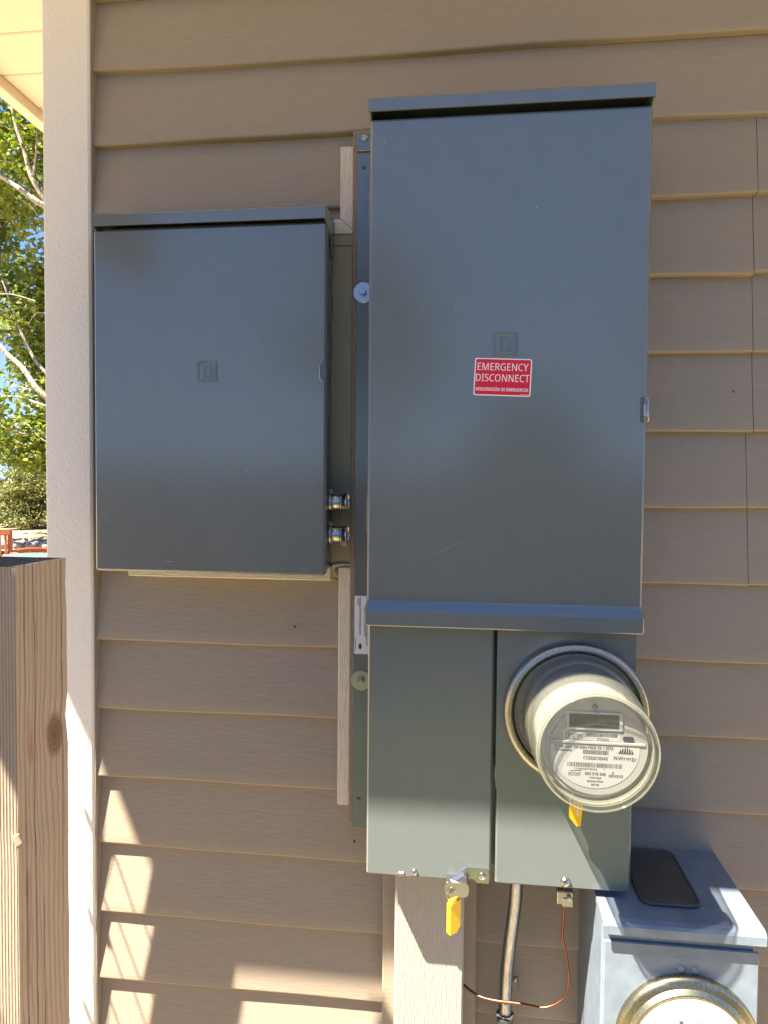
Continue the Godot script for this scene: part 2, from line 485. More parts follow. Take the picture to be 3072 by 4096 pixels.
func build_house() -> void:
	var h := thing("house", "house corner with taupe lap siding, cream corner trim and a cream boarded eave", "house", Vector3.ZERO)
	var seam := {2: 0.3947, 3: 0.3924, 4: 0.3947, 5: 0.3973, 6: 0.3920, 7: 0.3970}
	var sag := {3: -0.0042, 5: -0.0012, 7: -0.0018}
	for k in range(-5, 18):
		if seam.has(k):
			siding_board(k, -0.5796, seam[k] - 0.0004, 0.0, sag.get(k, 0.0), h)
			siding_board(k, seam[k] + 0.0004, 3.6, 0.0, 0.0, h)
		else:
			siding_board(k, -0.5796, 3.6, 0.0, 0.0, h)
	for q in [[-0.26, 8, 0.030], [0.372, 5, 0.055], [0.405, 7, 0.010], [-0.165, 11, 0.03]]:
		part("nail_head", lathed([Vector3(0.0022, 0, 1), Vector3(0.0018, 0.0006, 1), Vector3(0, 0.0008, 1)], 9, Transform3D(Basis(), Vector3(q[0], LAP0 - q[1] * LAP + q[2], -0.0035 - 0.125 * maxf(0.0, q[2] - 0.03)))), M.screw_dark, h)
	part("wall_core", bbox(Vector3(-0.63, GROUND - 0.1, -0.2), Vector3(3.6, 1.16, -0.026)), M.siding, h)
	part("side_wall", bbox(Vector3(-0.63, GROUND - 0.1, -6.0), Vector3(-0.50, 1.16, -0.203)), M.siding, h)
	part("foundation", bbox(Vector3(-0.60, GROUND - 0.2, -0.19), Vector3(3.6, GROUND + 0.14, -0.012)), M.patio, h)
	# corner board: two boards meeting at the corner
	var ct := part("corner_trim", bbox(Vector3(-0.6590, GROUND + 0.1, -0.025), Vector3(-0.5818, 1.095, 0.0070), 0.0030), M.trim, h)
	part("side_trim", bbox(Vector3(-0.6570, GROUND + 0.1, -0.115), Vector3(-0.631, 1.095, -0.0275), 0.003), M.trim, h)
	part("side_shade_strip", bbox(Vector3(-0.5816, GROUND + 0.1, -0.024), Vector3(-0.5798, 1.094, 0.0040), 0.0004), M.siding, h)  # strip added so the side face beside the trim shows dark like its shade
	ct.set_meta("label", "cream stippled corner board at the left end of the siding")
	# the boarded soffit, its boards run out from the wall
	var y := 1.0975
	var x_out := -1.265
	var z_out := 0.692
	for i in 36:
		var z1 := 0.0 - 0.435 - i * 0.165 - 0.004 + 0.33
		if z1 < -5.9: break
		part("soffit_board", bbox(Vector3(x_out, y, z1 - 0.161), Vector3(-0.56, y + 0.014, z1), 0.003), M.soffit, h)
	part("soffit_backing", bbox(Vector3(x_out, y + 0.0155, -6.0), Vector3(3.6, y + 0.03, z_out)), M.soffit, h)
	for i in 30:
		var x1 := x_out + 0.165 * i
		if x1 > 3.5: break
		part("soffit_board", bbox(Vector3(x1, y, -0.105), Vector3(x1 + 0.161, y + 0.014, z_out), 0.003), M.soffit, h)
	part("fascia", bbox(Vector3(-1.303, 1.0675, -6.0), Vector3(x_out - 0.001, 1.26, 0.736), 0.002), M.soffit, h)
	part("fascia", bbox(Vector3(x_out + 0.001, 1.0675, z_out + 0.001), Vector3(3.6, 1.26, 0.734), 0.002), M.soffit, h)
	# hipped roof
	var st := mb()
	var a := Vector3(-1.33, 1.262, 0.755)
	var b := Vector3(3.7, 1.262, 0.755)
	var c := Vector3(3.7, 2.5, -2.6)
	var d := Vector3(2.0, 2.5, -2.6)
	var e := Vector3(-1.33, 1.262, -6.0)
	quad(st, a, b, c, d, Vector3(0, 1, 0.4))
	tri(st, a, d, e, Vector3(-0.4, 1, 0))
	quad(st, a, b, Vector3(3.7, 1.262, -6.0), e, Vector3.DOWN)
	tri(st, e, d, c, Vector3(0, 1, -0.4))
	tri(st, e, c, Vector3(3.7, 1.262, -6.0), Vector3(0, 1, -0.4))
	part("roof", st, M.shingle, h)

func build_mounts() -> void:
	# cream strips and an olive filler that the boxes are mounted on
	var f := thing("mounting_frame", "cream painted wood strips and olive filler board behind the grey boxes", "frame", Vector3(-0.18, 0, 0))
	var off := Vector3(0.18, 0, 0)
	var st := mb()
	extrude_z(st, PackedVector2Array([Vector2(-0.0105, 0.4932), Vector2(0.02, 0.4932), Vector2(0.02, 0.3620), Vector2(0.0065, 0.3757), Vector2(-0.0085, 0.3900), Vector2(-0.0103, 0.3920)]), -0.016, 0.0125)
	part("frame_strip", st, M.strip, f)
	st = mb()
	extrude_z(st, PackedVector2Array([Vector2(-0.34, 0.3892), Vector2(-0.0088, 0.3892), Vector2(0.0061, 0.3750), Vector2(0.012, 0.3690), Vector2(-0.34, 0.3690)]), -0.016, 0.0122)
	part("frame_strip", st, M.strip_level, f)
	part("frame_strip", bbox(Vector3(-0.0093, -0.4835, -0.016), Vector3(0.02, -0.1225, 0.0125), 0.0015), M.strip, f)
	part("frame_strip", bbox(Vector3(-0.3405, -0.1437, -0.016), Vector3(-0.0213, -0.1215, 0.0122), 0.0015), M.strip_level, f)
	part("filler_board", bbox(Vector3(-0.03, -0.1165, -0.016), Vector3(0.02, 0.3515, 0.0095), 0.001), M.olive_board, f)
	part("filler_board", bbox(Vector3(-0.03, 0.3525, -0.016), Vector3(0.02, 0.3685, 0.0100), 0.001), M.olive_board, f)
	part("caulk_bead", roded(curve([Vector3(0.012, -0.1190, 0.0085), Vector3(-0.004, -0.1185, 0.0095), Vector3(-0.0155, -0.1200, 0.009), Vector3(-0.0195, -0.1265, 0.004), Vector3(-0.0170, -0.1350, -0.002), Vector3(-0.0105, -0.1370, -0.004)]), [0.0026, 0.003, 0.0031, 0.0033, 0.003, 0.0031, 0.0034, 0.0035, 0.0034, 0.0033, 0.0036, 0.0037, 0.0036, 0.0038, 0.0042, 0.004, 0.0041, 0.004, 0.0043, 0.0045, 0.0044, 0.0042, 0.004, 0.0036, 0.0037, 0.0038, 0.0036, 0.0033, 0.003, 0.0026, 0.0022], 8), M.caulk, f)
	for c in f.get_children(): c.position = Vector3.ZERO
	part("nail_head", lathed([Vector3(0, 0.0018, 1), Vector3(0.0022, 0.0014, 1), Vector3(0.0034, 0, 1)], 10, Transform3D(Basis(), Vector3(-0.0165, -0.1432, -0.004))), M.brown_edge, f)
	# brown board round the meter panel
	var b := thing("backing_board", "brown painted board edge showing beside the large meter panel's flange", "board", Vector3(-0.17, 0, 0))
	part("board", bbox(Vector3(-0.0010, -0.5080, -0.016), Vector3(0.36, 0.5126, 0.0195), 0.0015), M.brown_edge, b)
	part("paint_drip", bbox(Vector3(0.0020, 0.5010, 0.0196), Vector3(0.0180, 0.5085, 0.0206), 0.0004), M.brown_edge, b)
	part("caulk_blob", lathed([Vector3(0.0045, 0, 1), Vector3(0.0038, 0.002, 1), Vector3(0, 0.0032, 1)], 9, Transform3D(Basis().scaled(Vector3(0.7, 1.2, 1)), Vector3(0.0075, 0.1445, 0.0195))), M.caulk, b)

# ---------------------------------------------------------------- metal boxes
func washer_bolt(at: Vector3, parent: Node, turn: float) -> void:
	var w := part("washer", lathed([Vector3(0.0150, 0, 1), Vector3(0.0150, 0.0012, 1), Vector3(0.0144, 0.0018, 2), Vector3(0.0055, 0.0018, 3), Vector3(0.0, 0.0018, 3)], 40, Transform3D(Basis(), at)), M.zinc, parent)
	w.set_meta("label", "large zinc fender washer")
	var prof := [Vector3(0.0052, 0.0018, 1), Vector3(0.0052, 0.0075, 1), Vector3(0.0044, 0.0085, 2), Vector3(0, 0.0085, 3)]
	var st := mb()
	var b := Transform3D(Basis(Vector3.BACK, turn), at)
	var pts := PackedVector2Array()
	for i in 6: pts.append(Vector2(cos(i * PI / 3), sin(i * PI / 3)) * 0.0054)
	extrude_z(st, pts, 0.0018, 0.0072, b)
	lathe(st, [Vector3(0.0048, 0.0072, 1), Vector3(0.0042, 0.0082, 1), Vector3(0, 0.0084, 2)], 12, b)
	part("bolt_head", st, M.chrome_zinc, parent)

func screw(at: Vector3, r: float, parent: Node, m: Material) -> void:
	var s := part("screw", lathed([Vector3(r, 0, 1), Vector3(r * 0.92, r * 0.35, 1), Vector3(r * 0.55, r * 0.6, 1), Vector3(0, r * 0.66, 1)], 16, Transform3D(Basis(), at)), m, parent)
	part("slot", bbox(Vector3(-r * 0.7, -r * 0.1, r * 0.45), Vector3(r * 0.7, r * 0.1, r * 0.7), 0, Transform3D(Basis(Vector3.BACK, 0.6), at)), M.screw_dark, s)

# a letter D in a square, pressed into the sheet
func emblem(at: Vector3, size: float, parent: Node) -> void:
	var s := size / 2.0
	var st := mb()
	var ring := func(k: float, r: float, cx: float) -> void:
		var pts := []
		for p in rounded(-s * k + cx, s * k + cx, -s * k, s * k, r * s, 3): pts.append(at + Vector3(p.x, p.y, 0))
		rod(st, pts, size * 0.034, 8, true)
	ring.call(0.96, 0.06, 0.0)
	ring.call(0.84, 0.06, 0.0)
	var d := []
	for q in [[-0.52, 0.60], [0.30, 0.60], [0.50, 0.42], [0.50, -0.42], [0.30, -0.60], [-0.52, -0.60], [-0.34, -0.48], [-0.34, 0.48]]: d.append(at + Vector3(q[0] * s, q[1] * s, 0))
	rod(st, d, size * 0.034, 8, true)
	var i := []
	for q in [[-0.16, 0.40], [0.26, 0.40], [0.26, -0.40], [-0.16, -0.40]]: i.append(at + Vector3(q[0] * s, q[1] * s, 0))
	rod(st, i, size * 0.030, 8, true)
	part("emblem", st, M.enamel, parent)

func hinge(x: float, y0: float, y1: float, z: float, parent: Node) -> void:
	var st := mb()
	var n := 4
	for k in n:
		var a := lerpf(y0, y1, float(k) / n)
		var b := lerpf(y0, y1, float(k + 1) / n) - 0.0008
		rod(st, [Vector3(x, a, z), Vector3(x, b, z)], 0.0028, 8)
	part("hinge", st, M.enamel, parent)

func build_panel() -> void:
	var t := thing("electrical_cabinet", "tall dark grey steel meter cabinet with red emergency sticker on its door", "electrical cabinet", Vector3(0, 0, 0))
	part("flange", bbox(Vector3(-0.1640, -0.5118, 0.0205), Vector3(0.20, 0.4790, 0.0225), 0.0006), M.enamel, t)
	part("flange_tab", bbox(Vector3(-0.1652, 0.4812, 0.0205), Vector3(-0.1300, 0.5060, 0.0237), 0.0006), M.enamel, t)
	part("enclosure", bbox(Vector3(-0.1225, -0.5135, 0.0230), Vector3(0.2110, 0.4835, 0.1000), 0.002), M.enamel, t)
	# rain hood: a folded cap with an overhanging lip
	var st := mb()
	extrude_x(st, PackedVector2Array([Vector2(0.023, 0.4845), Vector2(0.023, 0.4990), Vector2(0.149, 0.4866), Vector2(0.1530, 0.4848), Vector2(0.1540, 0.4822), Vector2(0.1540, 0.4682), Vector2(0.1515, 0.4682), Vector2(0.1510, 0.4815)]), -0.1287, 0.2178)
	part("rain_hood", st, M.enamel, t)
	for e in [[-0.1287, -0.1267], [0.2158, 0.2178]]:
		st = mb()
		extrude_x(st, PackedVector2Array([Vector2(0.024, 0.4842), Vector2(0.1508, 0.4812), Vector2(0.1508, 0.4682), Vector2(0.110, 0.4560), Vector2(0.024, 0.4560)]), e[0], e[1])
		part("hood_end", st, M.enamel, t)
	# door with folded edges and a flared drip lip
	st = mb()
	var x0 := -0.1283
	var x1 := 0.2178
	var e := 0.0035
	var rows := []
	var prof := [[0.4624, 0.125, 0.0], [0.4624, 0.1415, 0.0], [0.4614, 0.1440, 0.0], [0.4589, 0.145, 0.0], [-0.1480, 0.145, 0.0], [-0.1515, 0.1456, 0.0002], [-0.1585, 0.1525, 0.0016], [-0.1615, 0.1538, 0.0020], [-0.1790, 0.1550, 0.0022], [-0.1806, 0.1540, 0.0022], [-0.1806, 0.1310, 0.0022]]
	for p in prof:
		var w: float = p[2]
		rows.append([Vector3(x0 - w, p[0], minf(0.030, p[1] - e)), Vector3(x0 - w, p[0], p[1] - e), Vector3(x0 - w + e * 0.3, p[0], p[1] - e * 0.3), Vector3(x0 - w + e, p[0], p[1]), Vector3(x1 + w - e, p[0], p[1]), Vector3(x1 + w - e * 0.3, p[0], p[1] - e * 0.3), Vector3(x1 + w, p[0], p[1] - e), Vector3(x1 + w, p[0], 0.030)])
	for i in range(0, rows.size() - 1):
		for q in 7:
			st.set_smooth_group(1 if q in [1, 2, 4, 5] else 20 + i * 8 + q)
			if q in [1, 2, 3, 4, 5] and i in [4, 5, 6]: st.set_smooth_group(2 + q)
			var out: Vector3 = [Vector3.LEFT, Vector3(-1, 0.1, 0.4), Vector3(-0.4, 0.1, 1), Vector3(0, 0.3, 1), Vector3(0.4, 0.1, 1), Vector3(1, 0.1, 0.4), Vector3.RIGHT][q]
			if i < 2: out = Vector3(0, 1, 0.2)
			if i >= rows.size() - 3 and i > 7: out = Vector3(0, -1, 0.2)
			quad(st, rows[i][q], rows[i][q + 1], rows[i + 1][q + 1], rows[i + 1][q], out)
	st.set_smooth_group(-1)
	var door := part("door", st, M.enamel, t)
	emblem(Vector3(0.0449, 0.1766, 0.1450), 0.0300, door)
	for q in [[0.0805, 0.3470, 0.0812, 0.3440, 0.0007], [-0.0185, 0.2270, -0.0182, 0.2245, 0.0006], [-0.0630, -0.0010, -0.0622, -0.0030, 0.0006], [-0.0560, -0.0950, 0.0120, -0.0620, 0.0002], [-0.1100, 0.4390, -0.1098, 0.4290, 0.0003]]:
		scratch(Vector2(q[0], q[1]), Vector2(q[2], q[3]), 0.1450, q[4], door)
	hinge(-0.1300, 0.386, 0.335, 0.118, t)
	hinge(-0.1300, -0.062, -0.012, 0.118, t)
	# pull latch on the right edge
	var la := part("latch", bbox(Vector3(0.2104, 0.0802, 0.1452), Vector3(0.2142, 0.1104, 0.1460)), M.screw_dark, t)  # dark plate, coloured as the shade inside the open slot
	part("latch_lever", roded([Vector3(0.2165, 0.1096, 0.1462), Vector3(0.2182, 0.1076, 0.1490), Vector3(0.2184, 0.0870, 0.1490), Vector3(0.2195, 0.0840, 0.1485), Vector3(0.2186, 0.0812, 0.1468)], 0.0011, 8), M.chrome_zinc, la)
	part("latch_pin", bbox(Vector3(0.2138, 0.0880, 0.1453), Vector3(0.2170, 0.1020, 0.1475), 0.0006), M.zinc, la)
	# lower covers
	part("service_cover", bbox(Vector3(-0.1268, -0.5172, 0.0985), Vector3(0.0370, -0.1790, 0.1350), 0.0022), M.enamel, t)
	part("meter_cover", bbox(Vector3(0.0426, -0.5172, 0.0985), Vector3(0.2130, -0.1790, 0.1350), 0.0022), M.enamel, t)
	st = mb()
	extrude_z(st, rounded(0.0412, 0.2134, -0.3915, -0.1785, 0.004), 0.1340, 0.1372)
	part("raised_plate", st, M.enamel, t)
	part("cover_dimple", lathed([Vector3(0.0024, -0.010, 1), Vector3(0.0030, 0.0, 1), Vector3(0.0024, 0.010, 1)], 10, Transform3D(Basis(Vector3.RIGHT, PI / 2), Vector3(0.0428, -0.370, 0.1345))), M.enamel, t)
	# fixings at the bottom of the covers
	screw(Vector3(-0.0623, -0.5100, 0.1350), 0.0046, t, M.chrome_zinc)
	part("lock_tab", bbox(Vector3(-0.0840, -0.5135, 0.1350), Vector3(-0.0755, -0.5095, 0.1385), 0.001, Transform3D(Basis(Vector3.UP, 0.0), Vector3.ZERO)), M.zinc, t)
	screw(Vector3(0.1324, -0.5085, 0.1350), 0.0068, t, M.chrome_zinc)
	# sealing hasp: a plate with a rivet, its drop tab with a hole
	st = mb()
	extrude_z(st, PackedVector2Array([Vector2(0.0005, -0.5040), Vector2(0.0060, -0.4985), Vector2(0.0320, -0.4985), Vector2(0.0345, -0.5010), Vector2(0.0345, -0.5165), Vector2(0.0190, -0.5165), Vector2(0.0175, -0.5125), Vector2(0.0120, -0.5115), Vector2(0.0050, -0.5120)]), 0.1354, 0.1382)
	var hs := part("hasp", st, M.chrome_zinc, t)
	part("rivet", lathed([Vector3(0.0048, 0, 1), Vector3(0.0044, 0.0016, 1), Vector3(0.0026, 0.0022, 2), Vector3(0.0024, 0.0014, 3), Vector3(0, 0.0014, 3)], 20, Transform3D(Basis(), Vector3(0.0262, -0.5070, 0.1382))), M.zinc, hs)
	part("hasp_fold", bbox(Vector3(-0.012, -0.003, -0.0009), Vector3(0.012, 0.003, 0.0009), 0.0006, Transform3D(Basis(Vector3.BACK, 0.62) * Basis(Vector3.RIGHT, -0.6), Vector3(-0.0070, -0.5068, 0.1465))), M.chrome_zinc, hs)
	st = mb()
	var outline := rounded(-0.0215, 0.0090, -0.5275, -0.5090, 0.0065, 5)
	# tab as a strip round its hole
	var hole := Vector2(-0.0120, -0.5185)
	var ring := PackedVector2Array()
	for p in outline: ring.append(p)
	var m := ring.size()
	for i in m:
		var a := ring[i]
		var b := ring[(i + 1) % m]
		var ha := hole + (a - hole).normalized() * 0.0047
		var hb := hole + (b - hole).normalized() * 0.0047
		for z in [0.1530, 0.1546]:
			quad(st, Vector3(a.x, a.y, z), Vector3(b.x, b.y, z), Vector3(hb.x, hb.y, z), Vector3(ha.x, ha.y, z), Vector3(0, 0, z - 0.1538))
		quad(st, Vector3(a.x, a.y, 0.1530), Vector3(b.x, b.y, 0.1530), Vector3(b.x, b.y, 0.1546), Vector3(a.x, a.y, 0.1546), Vector3(a.x - hole.x, a.y - hole.y, 0))
		quad(st, Vector3(ha.x, ha.y, 0.1530), Vector3(hb.x, hb.y, 0.1530), Vector3(hb.x, hb.y, 0.1546), Vector3(ha.x, ha.y, 0.1546), Vector3(hole.x - ha.x, hole.y - ha.y, 0))
	part("hasp_tab", st, M.zinc, hs)
	part("hasp_neck", bbox(Vector3(-0.0200, -0.5115, 0.1360), Vector3(0.0060, -0.5098, 0.1530), 0.0004), M.zinc, hs)
	# fixings and label on the flange
	washer_bolt(Vector3(-0.1535, 0.2792, 0.0226), t, 0.4)
	washer_bolt(Vector3(-0.1523, -0.2889, 0.0226), t, 0.1)
	screw(Vector3(-0.1526, 0.4994, 0.0238), 0.0048, t, M.zinc)
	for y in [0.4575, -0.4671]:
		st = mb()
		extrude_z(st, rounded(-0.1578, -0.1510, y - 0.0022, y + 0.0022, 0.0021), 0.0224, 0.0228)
		part("slot_shade", st, M.hub_brown, t)  # no real opening: dark slips painted as the shade inside the slots
	var lb := part("flange_label", bbox(Vector3(-0.1630, -0.2496, 0.0226), Vector3(-0.1380, -0.1631, 0.0230)), M.paper, t)
	letters("lettering", "PLACE BUILDING PAPER OR FLASHING OVER THE", Vector3(-0.1545, -0.1940, 0.0230), 0.055, 0.0021, M.black_print, lb, false, true, -PI / 2)
	letters("lettering", "FLANGE.", Vector3(-0.1573, -0.1720, 0.0230), 0.0100, 0.0021, M.black_print, lb, false, true, -PI / 2)
	letters("lettering", "ALIGN FACE LINE AND ATTACH", Vector3(-0.1445, -0.2180, 0.0230), 0.036, 0.0021, M.black_print, lb, false, true, -PI / 2)
	letters("lettering", "TO BUILDING STUDS.", Vector3(-0.1472, -0.2120, 0.0230), 0.024, 0.0021, M.black_print, lb, false, true, -PI / 2)
	letters("lettering", "6A037600 REV-03", Vector3(-0.1612, -0.2350, 0.0230), 0.019, 0.0013, M.black_print, lb, false, true, -PI / 2)
	st = mb()
	extrude_z(st, PackedVector2Array([Vector2(-0.1560, -0.2340), Vector2(-0.1525, -0.2340), Vector2(-0.1525, -0.2385), Vector2(-0.1510, -0.2385), Vector2(-0.1542, -0.2435), Vector2(-0.1575, -0.2385), Vector2(-0.1560, -0.2385)]), 0.0230, 0.0232)
	part("arrow", st, M.black_print, lb)
	# red sticker, slightly askew
	var sk := MeshInstance3D.new()
	sk.name = "warning_sticker"
	st = mb()
	extrude_z(st, rounded(-0.0354, 0.0354, -0.0234, 0.0234, 0.0026), 0.0, 0.0003)
	sk.mesh = made(st)
	sk.material_override = M.white_print
	sk.set_meta("label", "red emergency disconnect sticker with white lettering and border")
	t.add_child(sk, true)
	sk.position = Vector3(0.0423, 0.1368, 0.1451)
	sk.rotation.z = -0.038
	st = mb()
	extrude_z(st, rounded(-0.0340, 0.0340, -0.0220, 0.0220, 0.0018), 0.0003, 0.0005)
	part("red_field", st, M.red, sk)
	letters("lettering", "EMERGENCY", Vector3(-0.0003, 0.0128, 0.0005), 0.0628, 0.0090, M.white_print, sk)
	letters("lettering", "DISCONNECT", Vector3(0.0, -0.0010, 0.0005), 0.0660, 0.0090, M.white_print, sk)
	letters("lettering", "DESCONEXIÓN DE EMERGENCIA", Vector3(0.0, -0.0147, 0.0005), 0.0650, 0.0052, M.white_print, sk, false, true)
	letters("lettering", "EATON.COM", Vector3(0.0278, -0.0207, 0.0005), 0.0095, 0.0011, M.white_print, sk)

# chips and hairline scratches through the enamel
func scratch(a: Vector2, b: Vector2, z: float, w: float, parent: Node) -> void:
	var d := (b - a).normalized() * w
	var n := Vector2(-d.y, d.x)
	var st := mb()
	extrude_z(st, PackedVector2Array([a, a.lerp(b, 0.5) + n, b, a.lerp(b, 0.5) - n]), z, z + 0.0001)
	part("scratch", st, M.bare_metal, parent)

func build_small_box() -> void:
	var t := thing("breaker_box", "smaller square grey steel breaker box next to the cream corner trim", "breaker box", Vector3(0, 0, 0))
	part("enclosure", bbox(Vector3(-0.5290, -0.1235, 0.0135), Vector3(-0.2015, 0.3660, 0.0700), 0.0015), M.enamel, t)
	var st := mb()
	extrude_x(st, PackedVector2Array([Vector2(0.0135, 0.3670), Vector2(0.0135, 0.3860), Vector2(0.082, 0.3836), Vector2(0.0850, 0.3820), Vector2(0.0858, 0.3800), Vector2(0.0858, 0.3645), Vector2(0.0842, 0.3645), Vector2(0.0838, 0.3790)]), -0.5362, -0.1980)
	part("rain_hood", st, M.enamel, t)
	for e in [[-0.5362, -0.5347], [-0.1995, -0.1980]]:
		st = mb()
		extrude_x(st, PackedVector2Array([Vector2(0.0140, 0.3668), Vector2(0.0836, 0.3788), Vector2(0.0836, 0.3645), Vector2(0.0480, 0.3580), Vector2(0.0300, 0.3300), Vector2(0.0140, 0.3300)]), e[0], e[1])
		part("hood_end", st, M.enamel, t)
	var door := part("door", bbox(Vector3(-0.5368, -0.1277, 0.0715), Vector3(-0.1962, 0.3615, 0.0790), 0.0030), M.enamel, t)
	part("door_edge", bbox(Vector3(-0.2005, -0.1262, 0.052), Vector3(-0.1985, 0.3600, 0.0712), 0.0005), M.enamel, door)
	for q in [[-0.3170, 0.0160, -0.3050, 0.0230, 0.0003], [-0.5260, -0.0380, -0.5130, -0.0620, 0.0003], [-0.4340, -0.1130, -0.4150, -0.1120, 0.0006], [-0.4400, -0.1200, -0.4350, -0.1235, 0.0005]]:
		scratch(Vector2(q[0], q[1]), Vector2(q[2], q[3]), 0.0790, q[4], door)
	emblem(Vector3(-0.3672, 0.1583, 0.0790), 0.0292, door)
	var la := part("latch", roded([Vector3(-0.2025, 0.1700, 0.0792), Vector3(-0.2050, 0.1660, 0.0800), Vector3(-0.2052, 0.1490, 0.0800), Vector3(-0.2020, 0.1425, 0.0800), Vector3(-0.1990, 0.1440, 0.0785)], 0.0008, 6), M.zinc, t)
	st = mb()
	extrude_z(st, PackedVector2Array([Vector2(-0.2045, 0.1655), Vector2(-0.2025, 0.1700), Vector2(-0.1972, 0.1710), Vector2(-0.1966, 0.1460), Vector2(-0.2020, 0.1435), Vector2(-0.2045, 0.1490)]), 0.0788, 0.0797)
	part("latch_plate", st, M.screw_dark, la)
	# round knockouts in the right side
	for q in [[0.318, 0.020], [0.262, 0.027], [0.205, 0.024], [-0.105, 0.014]]:
		part("knockout", lathed([Vector3(q[1], 0.0, 1), Vector3(q[1] - 0.001, 0.0014, 1), Vector3(q[1] - 0.003, 0.0008, 2), Vector3(0, 0.0008, 3)], 28, Transform3D(Basis(Vector3.UP, PI / 2), Vector3(-0.2015, q[0], 0.038))), M.enamel, t)
	# nipples joining the two boxes, each a thing
	for q in [[-0.0250, "upper", 0.0], [-0.0722, "lower", 0.5]]:
		var c := thing("conduit_nipple", "shiny zinc conduit nipple with caulk, %s of the pair joining the two grey boxes" % q[1], "conduit fitting", Vector3(-0.1860, q[0], 0.036), 0.0, "conduit nipples between the boxes")
		var x := Transform3D(Basis(Vector3.UP, PI / 2), Vector3.ZERO)
		part("locknut", lathed([Vector3(0.0185, -0.0150, 1), Vector3(0.0185, -0.0122, 1), Vector3(0.0165, -0.0115, 2), Vector3(0.0125, -0.0112, 3)], 20, x), M.screw_dark, c)
		part("body", lathed([Vector3(0.0142, -0.0125, 1), Vector3(0.0150, -0.0105, 1), Vector3(0.0143, -0.0085, 1), Vector3(0.0122, -0.0065, 1), Vector3(0.0119, 0.0, 1), Vector3(0.0120, 0.0035, 1), Vector3(0.0128, 0.0042, 2), Vector3(0.0128, 0.0058, 2), Vector3(0.0121, 0.0064, 2), Vector3(0.0123, 0.0082, 4), Vector3(0.0140, 0.0100, 4), Vector3(0.0146, 0.0140, 4)], 32, x), M.chrome_zinc, c)
		part("caulk", lathed([Vector3(0.0055, -0.004, 1), Vector3(0.006, 0.0, 1), Vector3(0.0035, 0.004, 1), Vector3(0, 0.005, 1)], 8, Transform3D(Basis().scaled(Vector3(1, 0.8, 1)), Vector3(0.0105, -0.0115 if q[2] > 0 else -0.006, 0.008))), M.caulk, c)
		part("caulk", lathed([Vector3(0.0045, -0.003, 1), Vector3(0.0048, 0.0, 1), Vector3(0.0028, 0.003, 1), Vector3(0, 0.004, 1)], 8, Transform3D(Basis(), Vector3(-0.0115, 0.0150, 0.004))), M.caulk, c)

# ---------------------------------------------------------------- the meter
func barcode(x0: float, x1: float, y0: float, y1: float, z: float, seed_: int, parent: Node) -> void:
	var rng := RandomNumberGenerator.new()
	rng.seed = seed_
	var st := mb()
	var x := x0
	var u := (x1 - x0) / 120.0
	while x < x1 - u:
		var w: float = u * [1.0, 1.0, 1.6, 2.2][rng.randi() % 4]
		box(st, Vector3(x, y0, z), Vector3(minf(x + w, x1), y1, z + 0.00012))
		x += w + u * [0.9, 1.2, 1.8][rng.randi() % 3]
	part("barcode", st, M.grey_print, parent)

